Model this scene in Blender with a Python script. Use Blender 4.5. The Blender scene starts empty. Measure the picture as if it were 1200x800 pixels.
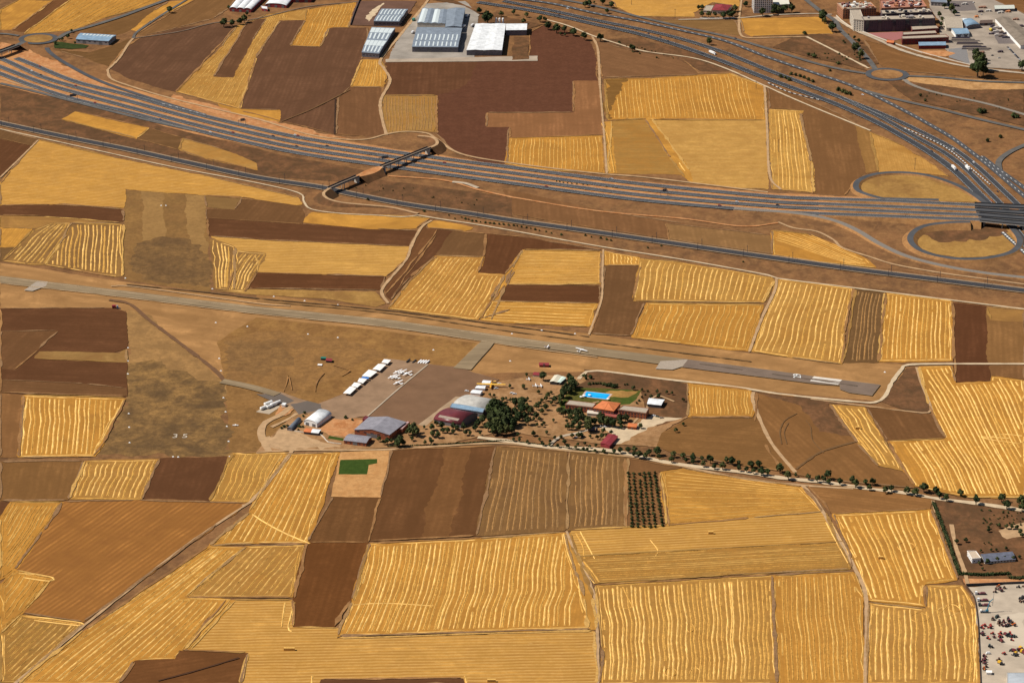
import bpy, bmesh, math, random
import numpy as np
from mathutils import Vector
from mathutils.geometry import tessellate_polygon
R = math.radians
random.seed(7)
scene = bpy.context.scene
COL = scene.collection

# ------------------------------------------------------------------ camera, light, exposure
PITCH = R(22.0); FPX = 3465.0; CAM_H = 1236.0; CAM_Y = -3060.0
cam_data = bpy.data.cameras.new('camera'); cam = bpy.data.objects.new('camera', cam_data); COL.objects.link(cam)
cam.location = (0, CAM_Y, CAM_H); cam.rotation_euler = (R(90) - PITCH, 0, 0)
cam_data.lens = FPX / 1200 * 36; cam_data.sensor_width = 36; cam_data.sensor_fit = 'HORIZONTAL'
cam_data.clip_start = 5; cam_data.clip_end = 60000
scene.camera = cam

SUN_EL = R(50); SUN_DIR = Vector((1.0, 0.02, 0)).normalized()      # SUN_DIR: way the shadows fall
world = bpy.data.worlds.new('World'); scene.world = world; world.use_nodes = True
wn = world.node_tree.nodes; wl = world.node_tree.links
sky = wn.new('ShaderNodeTexSky'); sky.sky_type = 'NISHITA'; sky.sun_disc = False
sky.sun_elevation = SUN_EL; sky.sun_rotation = math.atan2(-SUN_DIR.x, -SUN_DIR.y); sky.altitude = 700
wn['Background'].inputs['Strength'].default_value = 0.05
wl.new(sky.outputs[0], wn['Background'].inputs['Color'])
sd = bpy.data.lights.new('sun', 'SUN'); sun = bpy.data.objects.new('sun', sd); COL.objects.link(sun)
sd.energy = 4.9; sd.angle = R(0.5); sd.color = (1.0, 0.93, 0.83)
vdir = Vector((SUN_DIR.x * math.cos(SUN_EL), SUN_DIR.y * math.cos(SUN_EL), -math.sin(SUN_EL)))
sun.rotation_euler = vdir.to_track_quat('-Z', 'Y').to_euler()
sun.location = (-300, 0, 600)
vs = scene.view_settings; vs.view_transform = 'Standard'; vs.look = 'None'; vs.exposure = 0.2; vs.gamma = 1.0
vs.use_curve_mapping = False

# ------------------------------------------------------------------ helpers
CP, SP = math.cos(PITCH), math.sin(PITCH)
def G(px, py, z=0.0):
    """point of the ground (or of the level z) that the photograph shows at this pixel"""
    cx = (px - 600) / FPX; cy = -(py - 400) / FPX
    dx = cx; dy = CP + cy * SP; dz = -SP + cy * CP
    t = (z - CAM_H) / dz
    return Vector((dx * t, CAM_Y + dy * t, z))
def ppm(py):                                  # photo pixels per metre across, at that row
    return FPX / (G(600, py) - Vector((0, CAM_Y, CAM_H))).length

def tag(o, label=None, cat=None, group=None, kind=None):
    if label: o['label'] = label
    if cat: o['category'] = cat
    if group: o['group'] = group
    if kind: o['kind'] = kind
    return o
def empty(name, loc, rz=0.0):
    o = bpy.data.objects.new(name, None); COL.objects.link(o); o.location = loc; o.rotation_euler = (0, 0, rz)
    o.empty_display_size = 1.0
    return o

class MB:
    def __init__(s): s.v = []; s.f = []; s.m = []
    def quad(s, a, b, c, d, m=0):
        i = len(s.v); s.v += [tuple(a), tuple(b), tuple(c), tuple(d)]; s.f.append((i, i+1, i+2, i+3)); s.m.append(m)
    def tri(s, a, b, c, m=0):
        i = len(s.v); s.v += [tuple(a), tuple(b), tuple(c)]; s.f.append((i, i+1, i+2)); s.m.append(m)
    def poly(s, pts, m=0):
        i = len(s.v); s.v += [tuple(p) for p in pts]; s.f.append(tuple(range(i, i+len(pts)))); s.m.append(m)
    def prism(s, bot, top, m=0, mt=None, floor=True):
        """closed prism between two equal loops (counter-clockwise seen from above)"""
        n = len(bot); i = len(s.v); s.v += [tuple(p) for p in bot] + [tuple(p) for p in top]
        for k in range(n):
            j = (k+1) % n; s.f.append((i+k, i+j, i+n+j, i+n+k)); s.m.append(m)
        s.f.append(tuple(range(i+n, i+2*n))); s.m.append(m if mt is None else mt)
        if floor: s.f.append(tuple(range(i+n-1, i-1, -1))); s.m.append(m)
    def box(s, c, d, rz=0, m=0):
        cx, cy, cz = c; dx, dy, dz = d[0]/2, d[1]/2, d[2]/2; ca, sa = math.cos(rz), math.sin(rz)
        P = [(cx+x*ca-y*sa, cy+x*sa+y*ca) for x, y in ((-dx,-dy),(dx,-dy),(dx,dy),(-dx,dy))]
        s.prism([(x,y,cz-dz) for x,y in P], [(x,y,cz+dz) for x,y in P], m)
    def tube(s, p0, p1, r0, r1=None, n=8, m=0, caps=True):
        r1 = r0 if r1 is None else r1
        p0 = Vector(p0); p1 = Vector(p1); d = (p1-p0).normalized()
        a = d.orthogonal().normalized(); b = d.cross(a)
        i = len(s.v)
        for p, r in ((p0, r0), (p1, r1)):
            for k in range(n):
                t = 2*math.pi*k/n; s.v.append(tuple(p + a*math.cos(t)*r + b*math.sin(t)*r))
        for k in range(n):
            j = (k+1) % n; s.f.append((i+k, i+j, i+n+j, i+n+k)); s.m.append(m)
        if caps:
            s.f.append(tuple(range(i+n-1, i-1, -1))); s.m.append(m)
            s.f.append(tuple(range(i+n, i+2*n))); s.m.append(m)
    def rings(s, rings, m=0):
        """loft equal-length rings, ends closed"""
        n = len(rings[0]); i = len(s.v)
        for r in rings: s.v += [tuple(p) for p in r]
        for q in range(len(rings)-1):
            for k in range(n):
                j = (k+1) % n; a = i+q*n; s.f.append((a+k, a+j, a+n+j, a+n+k)); s.m.append(m)
        s.f.append(tuple(range(i+n-1, i-1, -1))); s.m.append(m)
        e = i+(len(rings)-1)*n; s.f.append(tuple(range(e, e+n))); s.m.append(m)
    def build(s, name, mats, parent=None, smooth=False, uv=None):
        me = bpy.data.meshes.new(name); me.from_pydata(s.v, [], s.f)
        if not isinstance(mats, (list, tuple)): mats = [mats]
        for m in mats: me.materials.append(m)
        if len(mats) > 1: me.polygons.foreach_set('material_index', s.m)
        if uv is not None:
            l = me.uv_layers.new(name='UVMap')
            vi = np.empty(len(me.loops), dtype=np.int32); me.loops.foreach_get('vertex_index', vi)
            l.data.foreach_set('uv', np.asarray(uv, dtype=np.float32)[vi].ravel())
        if smooth: me.polygons.foreach_set('use_smooth', [True]*len(me.polygons))
        me.update()
        o = bpy.data.objects.new(name, me); COL.objects.link(o)
        if parent is not None: o.parent = parent
        return o

def copy_tree(o, parent=None):
    c = o.copy(); COL.objects.link(c)
    if parent is not None: c.parent = parent
    for ch in list(o.children): copy_tree(ch, c)
    return c

# ------------------------------------------------------------------ materials
MATS = {}
def nn(t, kind, **kw):
    n = t.nodes.new(kind)
    for k, v in kw.items(): setattr(n, k, v)
    return n
def mixc(t, fac, a, b, mode='MIX'):
    n = t.nodes.new('ShaderNodeMix'); n.data_type = 'RGBA'; n.blend_type = mode
    for sock, v in ((n.inputs[0], fac), (n.inputs[6], a), (n.inputs[7], b)):
        if isinstance(v, bpy.types.NodeSocket): t.links.new(v, sock)
        elif isinstance(v, (int, float)): sock.default_value = v
        else: sock.default_value = (*v[:3], 1)
    return n.outputs[2]
def ramp(t, src, lo, hi):
    n = t.nodes.new('ShaderNodeMapRange'); n.inputs[1].default_value = lo; n.inputs[2].default_value = hi
    t.links.new(src, n.inputs[0]); return n.outputs[0]
def noise(t, vec, scale, detail=2.0, rough=0.5, sx=1, sy=1, dist=0.0):
    mp = nn(t, 'ShaderNodeMapping'); mp.inputs['Scale'].default_value = (sx, sy, 1)
    t.links.new(vec, mp.inputs[0])
    n = nn(t, 'ShaderNodeTexNoise'); n.inputs['Scale'].default_value = scale; n.inputs['Detail'].default_value = detail
    n.inputs['Roughness'].default_value = rough; n.inputs['Distortion'].default_value = dist
    t.links.new(mp.outputs[0], n.inputs['Vector']); return n.outputs[0]
def base(name):
    m = bpy.data.materials.new(name); m.use_nodes = True
    t = m.node_tree; b = t.nodes['Principled BSDF']; b.inputs['Roughness'].default_value = 1.0
    b.inputs['Specular IOR Level'].default_value = 0.0
    return m, t, b
def sc_(c, k): return tuple(max(0, x*k) for x in c)
def land(name, c1, c2, stripe=1.0, blotch=0.35, fleck=None, lanes=0.0, speck=0.25, period=3.0, wave=None):
    """worked land: fine rows along U, broad patches and grain; c1 main, c2 second tone, fleck = straw scraps"""
    key = (name, c1, c2, stripe, blotch, fleck, lanes, speck, period, wave)
    if key in MATS: return MATS[key]
    m, t, b = base(name)
    uv = nn(t, 'ShaderNodeUVMap').outputs[0]; ob = nn(t, 'ShaderNodeTexCoord').outputs['Object']
    fine = ramp(t, noise(t, uv, 1.0, 3, .65, .02, 1.0/period), .40, .60)
    f2 = ramp(t, noise(t, uv, 1.0, 1, .5, .008, .16/period*3), .36, .64)
    patch = ramp(t, noise(t, ob, .017, 6, .65, dist=1.0), .40, .62)
    p2 = ramp(t, noise(t, ob, .06, 4, .65), .38, .66)
    grain = ramp(t, noise(t, ob, .20, 5, .85), .40, .60)
    c = mixc(t, patch, sc_(c1, 1+.16*blotch), tuple((a*(1-blotch)+bb*blotch)*.96 for a, bb in zip(c1, c2)))
    mul = nn(t, 'ShaderNodeMath', operation='MULTIPLY'); t.links.new(fine, mul.inputs[0]); mul.inputs[1].default_value = min(1, .75*stripe)
    c = mixc(t, mul.outputs[0], c, c2)
    if lanes:
        mu = nn(t, 'ShaderNodeMath', operation='MULTIPLY'); t.links.new(f2, mu.inputs[0]); mu.inputs[1].default_value = lanes
        c = mixc(t, mu.outputs[0], c, sc_(c2, .82))
    if wave:
        w_ = nn(t, 'ShaderNodeTexWave'); w_.bands_direction = 'Y'; w_.inputs['Scale'].default_value = .314/wave[0]; t.links.new(uv, w_.inputs[0])
        w_.inputs['Distortion'].default_value = 2.2; w_.inputs['Detail'].default_value = 2; w_.inputs['Detail Scale'].default_value = .25/ (.314/wave[0]) * .1
        wr = ramp(t, w_.outputs['Fac'], .25, .75)
        mu = nn(t, 'ShaderNodeMath', operation='MULTIPLY'); t.links.new(wr, mu.inputs[0]); mu.inputs[1].default_value = wave[1]
        c = mixc(t, mu.outputs[0], c, sc_(c2, .88) if not fleck else tuple((p+q)/2 for p, q in zip(c1, fleck)))
    mu = nn(t, 'ShaderNodeMath', operation='MULTIPLY'); t.links.new(p2, mu.inputs[0]); mu.inputs[1].default_value = blotch*.55
    c = mixc(t, mu.outputs[0], c, sc_(c1, .72))
    if fleck:
        fl = ramp(t, noise(t, uv, 1.0, 3, .7, .12, .3), .62, .74)
        mu = nn(t, 'ShaderNodeMath', operation='MULTIPLY'); t.links.new(fl, mu.inputs[0]); mu.inputs[1].default_value = .7
        c = mixc(t, mu.outputs[0], c, fleck)
    mu = nn(t, 'ShaderNodeMath', operation='MULTIPLY'); t.links.new(grain, mu.inputs[0]); mu.inputs[1].default_value = speck
    c = mixc(t, mu.outputs[0], c, sc_(c1, .6))
    t.links.new(c, b.inputs['Base Color'])
    MATS[key] = m; return m
def plain(name, col, rough=.85, var=.15, scale=.5, metal=0.0, spec=.04, col2=None):
    key = ('plain', name, col, rough, var, scale, metal, col2)
    if key in MATS: return MATS[key]
    m, t, b = base(name)
    ob = nn(t, 'ShaderNodeTexCoord').outputs['Object']
    f = ramp(t, noise(t, ob, scale, 4, .6), .3, .7)
    c = mixc(t, f, sc_(col, 1+var*.6), col2 if col2 else sc_(col, 1-var))
    t.links.new(c, b.inputs['Base Color']); b.inputs['Roughness'].default_value = rough
    b.inputs['Metallic'].default_value = metal; b.inputs['Specular IOR Level'].default_value = spec
    MATS[key] = m; return m
def ribbed(name, col, axis=0, pitch=1.1, depth=.25, rough=.6, var=.28):
    """sheet-metal or brick-and-window facing: fine ribs of the sheet"""
    key = ('rib', name, col, axis, pitch, depth)
    if key in MATS: return MATS[key]
    m, t, b = base(name)
    uv = nn(t, 'ShaderNodeUVMap').outputs[0]
    w = nn(t, 'ShaderNodeTexWave'); w.inputs['Scale'].default_value = 2*math.pi/20/pitch*1.0
    w.bands_direction = 'X' if axis == 0 else 'Y'; t.links.new(uv, w.inputs[0])
    ob = nn(t, 'ShaderNodeTexCoord').outputs['Object']
    f = ramp(t, noise(t, ob, .15, 4, .6), .3, .7)
    c = mixc(t, f, sc_(col, 1+var*.5), sc_(col, 1-var))
    mu = nn(t, 'ShaderNodeMath', operation='MULTIPLY'); t.links.new(w.outputs['Fac'], mu.inputs[0]); mu.inputs[1].default_value = depth
    c = mixc(t, mu.outputs[0], c, sc_(col, .55))
    t.links.new(c, b.inputs['Base Color']); b.inputs['Roughness'].default_value = rough; b.inputs['Specular IOR Level'].default_value = .3
    MATS[key] = m; return m
def grassland(name, a, b_, c_, s1=.012, s2=.05):
    key = ('gr', name, a, b_, c_, s1)
    if key in MATS: return MATS[key]
    m, t, b = base(name); wm = lambda q: (q[0]*1.14, q[1]*1.0, q[2]*.84); a = wm(a); b_ = wm(b_); c_ = wm(c_)
    ob = nn(t, 'ShaderNodeTexCoord').outputs['Object']
    n1 = ramp(t, noise(t, ob, s1, 5, .6, dist=.8), .40, .60)
    n2 = ramp(t, noise(t, ob, s2, 5, .7, sy=.6, dist=.4), .42, .64)
    n3 = ramp(t, noise(t, ob, .16, 5, .85), .42, .59)
    c = mixc(t, n1, a, b_)
    mu = nn(t, 'ShaderNodeMath', operation='MULTIPLY'); t.links.new(n2, mu.inputs[0]); mu.inputs[1].default_value = .6
    c = mixc(t, mu.outputs[0], c, c_)
    mu = nn(t, 'ShaderNodeMath', operation='MULTIPLY'); t.links.new(n3, mu.inputs[0]); mu.inputs[1].default_value = .42
    c = mixc(t, mu.outputs[0], c, sc_(a, .5))
    t.links.new(c, b.inputs['Base Color']); MATS[key] = m; return m

# ------------------------------------------------------------------ surface registry
SURF = []          # (polygon xy array, z)
def inside(poly, x, y):
    n = len(poly); r = False; j = n-1
    for i in range(n):
        xi, yi = poly[i]; xj, yj = poly[j]
        if (yi > y) != (yj > y) and x < (xj-xi)*(y-yi)/(yj-yi)+xi: r = not r
        j = i
    return r
def inside_np(poly, X, Y):
    r = np.zeros(X.shape, bool); n = len(poly); j = n-1
    for i in range(n):
        xi, yi = poly[i]; xj, yj = poly[j]
        if yi != yj:
            c = ((yi > Y) != (yj > Y)) & (X < (xj-xi)*(Y-yi)/(yj-yi)+xi); r ^= c
        j = i
    return r
def edge_dist(poly, X, Y):
    d = np.full(X.shape, 1e9); n = len(poly)
    for i in range(n):
        ax, ay = poly[i]; bx, by = poly[(i+1) % n]
        L = (bx-ax)**2+(by-ay)**2 or 1e-9
        t = np.clip(((X-ax)*(bx-ax)+(Y-ay)*(by-ay))/L, 0, 1)
        d = np.minimum(d, np.hypot(X-ax-t*(bx-ax), Y-ay-t*(by-ay)))
    return d
def gz(x, y):
    z = 0.0
    for poly, bb, pz in SURF:
        if pz > z and bb[0] <= x <= bb[2] and bb[1] <= y <= bb[3] and inside(poly, x, y): z = pz
    return z
def reg(poly, z):
    xs = [p[0] for p in poly]; ys = [p[1] for p in poly]
    SURF.append((poly, (min(xs), min(ys), max(xs), max(ys)), z))
def on(px, py):
    p = G(px, py); return Vector((p.x, p.y, gz(p.x, p.y)))

rng = np.random.default_rng(11)
_fz = [0.02]
def shape(name, pts, mat, z=None, uvdir=None, jit=.7, step=6.0, kind='structure', world=False):
    """a flat piece of ground with a slightly ragged edge"""
    if z is None: z = _fz[0]; _fz[0] += 0.0035
    P = [(p if world else tuple(G(*p)[:2])) for p in pts]
    out = []
    ar = sum(P[i][0]*P[(i+1) % len(P)][1]-P[(i+1) % len(P)][0]*P[i][1] for i in range(len(P))); og = -1 if ar > 0 else 1
    og *= .9 if 'field' in name else 0
    for i in range(len(P)):
        a = np.array(P[i]); b = np.array(P[(i+1) % len(P)]); L = np.hypot(*(b-a))
        if L < 1e-6: continue
        n = max(1, int(L/step)); nrm = np.array((-(b-a)[1], (b-a)[0]))/L; ww = wob(n+1, jit*1.1, 6)
        for k in range(n):
            q = a+(b-a)*k/n
            if k and jit: q = q+nrm*(og+rng.normal(0, jit*.5)+ww[k]*min(1, k/4, (n-k)/4))
            out.append(tuple(q))
    if uvdir is None: ang = 0.0
    else:
        a = G(*uvdir[0]); b = G(*uvdir[1]); ang = math.atan2(b.y-a.y, b.x-a.x)
    ca, sa = math.cos(ang), math.sin(ang)
    tris = tessellate_polygon([[Vector((x, y, 0)) for x, y in out]])
    v = [(x, y, z) for x, y in out]; f = []
    for tr in tris:
        a, b, c = [out[k] for k in tr]
        cr = (b[0]-a[0])*(c[1]-a[1])-(b[1]-a[1])*(c[0]-a[0])
        f.append(tuple(tr) if cr > 0 else tuple(tr[::-1]))
    mb = MB(); mb.v = v; mb.f = f; mb.m = [0]*len(f)
    uv = [(x*ca+y*sa, -x*sa+y*ca) for x, y in out]
    reg(P, z)
    return mb, uv, P, z

def smooth_line(pts, step=7.0):
    """Catmull-Rom through 3-D points, resampled"""
    P = [np.array(p, float) for p in pts]
    if len(P) == 2: P = [P[0], (P[0]+P[1])/2, P[1]]
    E = [2*P[0]-P[1]]+P+[2*P[-1]-P[-2]]; out = []
    for i in range(1, len(E)-2):
        p0, p1, p2, p3 = E[i-1:i+3]; n = max(2, int(np.linalg.norm(p2-p1)/step))
        for k in range(n):
            t = k/n
            out.append(.5*((2*p1)+(-p0+p2)*t+(2*p0-5*p1+4*p2-p3)*t*t+(-p0+3*p1-3*p2+p3)*t**3))
    out.append(P[-1]); return np.array(out)

SCAT = {}
class Rows:
    """raised lines of cut straw collected for one field"""
    def __init__(s): s.v = []; s.f = []; s.g = []; s.k = 0
    def add(s, L, w, h, z, wj=.16, close=False):
        n = len(L)
        if n < 3: return
        T = np.gradient(L, axis=0); T /= np.maximum(np.hypot(T[:, 0], T[:, 1])[:, None], 1e-6)
        N = np.stack((-T[:, 1], T[:, 0]), 1)
        W = w*.80/2*(1+rng.normal(0, wj, n)).clip(.35, 1.8); H = h*(1+rng.normal(0, .25, n)).clip(.3, 1.6)
        W[0] *= .4; W[-1] *= .4
        i = len(s.v); off = rng.normal(0, .05*w, n); dull = rng.random() < .28; W = W*(1+wob(n, .22, 7)).clip(.35, 1.7)
        for k in range(n):
            c = L[k]+N[k]*off[k]; a = c+N[k]*W[k]; b = c-N[k]*W[k]
            s.v += [(a[0], a[1], z+.003), (c[0], c[1], z+.12+H[k]), (b[0], b[1], z+.003)]
        for k in range(n-1):
            q = i+3*k
            (s.g if dull else s.f).extend([(q+1, q, q+3, q+4), (q+2, q+1, q+4, q+5)])
        i = len(s.v); s.k += 1; zs = z+.006+.0045*(s.k % 23); W2 = w*.62*(1+rng.normal(0, .2, n)).clip(.5, 1.6)
        for k in range(n):
            a = L[k]+N[k]*W2[k]; b = L[k]-N[k]*W2[k]; s.v += [(a[0], a[1], zs), (b[0], b[1], zs)]
        for k in range(n-1):
            q = i+2*k; s.g.append((q+1, q+3, q+2, q))

def resamp(pts, n):
    P = np.array([tuple(G(*p)[:2]) for p in pts]) if not isinstance(pts, np.ndarray) else pts
    if len(P) > 2:
        P = smooth_line([(x, y, 0) for x, y in P], 10)[:, :2]
    d = np.r_[0, np.cumsum(np.hypot(*np.diff(P, axis=0).T))]
    t = np.linspace(0, d[-1], n)
    return np.stack((np.interp(t, d, P[:, 0]), np.interp(t, d, P[:, 1])), 1)

def wob(n, amp, scale):
    k = max(3, int(n/scale)+2); a = rng.normal(0, amp, k)
    return np.interp(np.linspace(0, k-1, n), np.arange(k), a)

MARG = []
def margin(P, name):
    if not MARG or name in ('grass', 'lawn', 'turf', 'apron', 'yard', 'dirt', 'courtyard'): return
    for i in range(len(P)):
        a = np.array(P[i]); b = np.array(P[(i+1) % len(P)]); L = np.hypot(*(b-a))
        if L < 40 or rng.random() < .25: continue
        d = (b-a)/L; N = np.array((-d[1], d[0])); n = max(4, int(L/4)); s = np.linspace(2, L-2, n)
        c = a+d*s[:, None]+N*wob(n, .7, 8)[:, None]; hw = np.abs(wob(n, 1.0, 4))*.9+rng.uniform(.2, .9)
        hw[0] = hw[-1] = .05; z = nz('m'); mb = MB()
        for k in range(n):
            q = c[k]+N*hw[k]; r = c[k]-N*hw[k]; mb.v += [(r[0], r[1], z), (q[0], q[1], z)]
        for k in range(n-1): mb.f.append((2*k, 2*k+2, 2*k+3, 2*k+1)); mb.m.append(0)
        tag(mb.build('field_margin', MARG[int(rng.integers(len(MARG) if 'stub' in name else 2))], uv=mb.v and [(p[0], p[1]) for p in mb.v]), kind='structure')
def field(name, pts, mat, rowmat=None, gl=None, gr=None, nrows=0, w=1.4, h=.26, head=2, inset=5.0, wobble=.8, uvdir=None, drop=.02, z=None, jit=.9, hw=None, holes=()):
    HO = [[tuple(G(*p)[:2]) for p in q] for q in holes]
    if uvdir is None and gl is not None: uvdir = (gl[0], gl[-1])
    mb, uv, P, z = shape(name, pts, mat, z, uvdir, jit)
    if jit < 1.5: margin(P, name)
    if rowmat is None:
        o = mb.build(name, mat, uv=uv); tag(o, kind='structure'); return o
    R_ = Rows()
    if gl is not None and nrows:
        Lmax = 4
        for p, q in ((gl, gr),):
            A = resamp(p, 2); B = resamp(q, 2)
        lenA = np.hypot(*np.diff(np.array([tuple(G(*p)[:2]) for p in gl]), axis=0).T).sum()
        n = max(12, int(lenA*1.15/4.5))
        ext = .12; wa = wob(400, 1.1*wobble, 60); wb = wob(400, 1.1*wobble, 60)
        A = resamp(gl, n); B = resamp(gr, n)
        for k in range(-3, nrows+4):
            t = (k+.5)/nrows
            L = A*(1-t)+B*t
            # extend both ends so rows reach slanting headlands
            m = int(n*ext)+1
            s0 = L[0]-(L[1]-L[0])*np.arange(m, 0, -1)[:, None]; s1 = L[-1]+(L[-1]-L[-2])*np.arange(1, m+1)[:, None]
            L = np.vstack((s0, L, s1)); nL = len(L)
            d = (L[-1]-L[0]); d = d/np.hypot(*d); N = np.array((-d[1], d[0]))
            cw = np.interp(np.linspace(0, 399, nL), np.arange(400), wa*(1-t)+wb*t)
            L = L+N*(cw+wob(nL, wobble*.5, 14)+wob(nL, wobble*.10, 4)+rng.normal(0, wobble*.55))[:, None]
            ins = inside_np(P, L[:, 0], L[:, 1]) & (edge_dist(P, L[:, 0], L[:, 1]) > inset+rng.uniform(-1.5, 1.5))
            ins &= rng.random(nL) > drop*.08
            for q_ in HO: ins &= ~(inside_np(q_, L[:, 0], L[:, 1]) | (edge_dist(q_, L[:, 0], L[:, 1]) < 2))
            st = None
            for q in range(nL+1):
                okq = q < nL and ins[q]
                if okq and st is None: st = q
                if not okq and st is not None:
                    if q-st > 3: R_.add(L[st:q], w*rng.uniform(.85, 1.15), h, z)
                    st = None
    if head:
        C = np.array(P); area = .5*sum(P[i][0]*P[(i+1) % len(P)][1]-P[(i+1) % len(P)][0]*P[i][1] for i in range(len(P)))
        sg = 1 if area > 0 else -1
        for r in range(head):
            off = 2.2+r*(inset-2.2)/max(1, head-0.2)
            for i in range(len(P)):
                a = C[i]; b = C[(i+1) % len(P)]; L = np.hypot(*(b-a))
                if L < 14: continue
                d = (b-a)/L; N = np.array((-d[1], d[0]))*sg
                n = max(4, int(L/4.5)); s = np.linspace(off*.8, L-off*.8, n)
                ln = a+d*s[:, None]+N*off+N*(wob(n, .8, 5))[:, None]
                ins = inside_np(P, ln[:, 0], ln[:, 1])
                ins &= rng.random(n) > .04
                st = None
                for q in range(n+1):
                    okq = q < n and ins[q]
                    if okq and st is None: st = q
                    if not okq and st is not None:
                        if q-st > 3: R_.add(ln[st:q], (hw or w)*rng.uniform(.45, .95), h, z, .3)
                        st = None
    nv = len(mb.v)
    mb.v += R_.v; mb.f += [tuple(q+nv for q in f) for f in R_.f]; mb.m += [1]*len(R_.f)
    mb.f += [tuple(q+nv for q in f) for f in R_.g]; mb.m += [2]*len(R_.g)
    a0 = uvdir and (G(*uvdir[0]), G(*uvdir[1])); ang = math.atan2(a0[1].y-a0[0].y, a0[1].x-a0[0].x) if a0 else 0
    ca, sa = math.cos(ang), math.sin(ang)
    uv = uv+[(p[0]*ca+p[1]*sa, -p[0]*sa+p[1]*ca) for p in R_.v]
    o = mb.build(name, [mat, rowmat, SCAT.get(rowmat.name, rowmat)], uv=uv); tag(o, kind='structure'); return o

_rz = {'t': .76, 'r': 1.04, 'm': .50}
def nz(k):
    _rz[k] += .004 if k != 'm' else .0012; return _rz[k]
TW = {'dirt_track': .78}
def ribbon(name, pts, width, mat, z=None, kind='structure', step=7.0, wj=0.0, skirt=None, marks=None, markmat=None, parent=None, off=0.0):
    """a road-like strip; pts (px, py[, z]) of its middle; skirt = material of the side slopes down to the ground"""
    if z is None: z = nz('t')
    if name in TW and not isinstance(width, (list, tuple)): width = width*TW[name]
    W = []
    for p in pts:
        zz = p[2] if len(p) > 2 else z
        W.append(tuple(G(p[0], p[1], zz)))
    L = smooth_line(W, step); n = len(L)
    T = np.gradient(L[:, :2], axis=0); T /= np.maximum(np.hypot(T[:, 0], T[:, 1])[:, None], 1e-6)
    N = np.stack((-T[:, 1], T[:, 0]), 1)
    wv = np.interp(np.linspace(0, 1, n), np.linspace(0, 1, len(width)), width) if isinstance(width, (list, tuple)) else np.full(n, float(width))
    hw = wv/2*(1+rng.normal(0, wj, n)) if wj else wv/2
    C = L[:, :2]+N*off
    A = C+N*hw[:, None]; B = C-N*hw[:, None]
    mb = MB(); uv = []
    s = np.r_[0, np.cumsum(np.hypot(*np.diff(L[:, :2], axis=0).T))]
    for k in range(n):
        mb.v += [(B[k][0], B[k][1], L[k][2]), (A[k][0], A[k][1], L[k][2])]; uv += [(s[k], -hw[k]), (s[k], hw[k])]
    for k in range(n-1):
        q = 2*k; mb.f.append((q, q+2, q+3, q+1)); mb.m.append(0)
    mats = [mat]
    if skirt is not None:
        mats.append(skirt)
        for side, E in ((1, A), (-1, B)):
            i = len(mb.v)
            for k in range(n):
                hh = L[k][2]; o_ = E[k]+N[k]*side*max(.3, hh*1.5)
                mb.v += [(E[k][0], E[k][1], hh), (o_[0], o_[1], -.02)]; uv += [(s[k], 0), (s[k], 5)]
            for k in range(n-1):
                q = i+2*k
                mb.f.append((q, q+1, q+3, q+2) if side < 0 else (q, q+2, q+3, q+1)); mb.m.append(1)
    if marks:
        mats.append(markmat); mi = len(mats)-1
        for (fo, mw, dash, gap) in marks:      # fo: fraction of half width
            pos = 0.0; tot = s[-1]; segs = [(0, tot)] if not dash else [(a, min(a+dash, tot)) for a in np.arange(0, tot, dash+gap)]
            for a, b in segs:
                ss = np.linspace(a, b, max(2, int((b-a)/step)+1))
                cx = np.interp(ss, s, C[:, 0]); cy = np.interp(ss, s, C[:, 1]); cz = np.interp(ss, s, L[:, 2])+.12
                nx = np.interp(ss, s, N[:, 0]); ny = np.interp(ss, s, N[:, 1]); h2 = np.interp(ss, s, wv/2)*fo
                i = len(mb.v)
                for k in range(len(ss)):
                    for q in (-mw/2, mw/2):
                        mb.v.append((cx[k]+nx[k]*(h2[k]+q), cy[k]+ny[k]*(h2[k]+q), cz[k])); uv.append((0, 0))
                for k in range(len(ss)-1):
                    q = i+2*k; mb.f.append((q, q+2, q+3, q+1)); mb.m.append(mi)
    o = mb.build(name, mats, parent, uv=uv)
    if kind: tag(o, kind=kind)
    zlo = max(0.0, float(L[:, 2].min()))
    if float(L[:, 2].max())-zlo < .1:
        reg([tuple(p) for p in A]+[tuple(p) for p in B[::-1]], zlo)
    return o, L, N

# ------------------------------------------------------------------ ground and fields
# tones
YEL = (.50, .252, .055); YEL2 = (.34, .160, .036); ROW = (.80, .495, .155); PALE = (.50, .30, .10)
TAN = (.33, .175, .055); TAN2 = (.23, .115, .04)
BRN = (.150, .072, .037); BRN2 = (.115, .052, .028); DRK = (.118, .056, .032); DRK2 = (.068, .031, .017)
RED = (.20, .092, .042); RED2 = (.155, .07, .034)
M_ground = grassland('dry_ground', (.200, .112, .058), (.115, .068, .040), (.26, .155, .075), .02, .08)
M_verge = grassland('verge', (.27, .155, .072), (.17, .097, .05), (.34, .21, .10), .02, .08)
M_burnt = grassland('burnt_grass', (.115, .078, .042), (.25, .16, .068), (.075, .052, .034), .02, .08)
M_grassY = grassland('yellow_grass', (.30, .19, .065), (.21, .125, .05), (.35, .23, .085))
M_mown = grassland('mown_grass', (.27, .175, .075), (.21, .135, .06), (.22, .14, .06))
M_strip = grassland('strip_grass', (.19, .115, .05), (.24, .15, .06), (.13, .085, .04))
M_scrub = grassland('scrub', (.165, .090, .050), (.095, .058, .036), (.06, .044, .026), .03, .12)
M_orange = grassland('orange_cut', (.42, .22, .11), (.33, .15, .065), (.50, .32, .18), .04, .12)
M_track = plain('track', (.42, .27, .145), var=.22, scale=.12)
M_trackpale = plain('pale_track', (.52, .40, .26), var=.18, scale=.12)
M_row = plain('straw', ROW, var=.38, scale=.09)
M_row2 = plain('straw_dull', (.62, .365, .10), var=.36, scale=.09)
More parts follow.
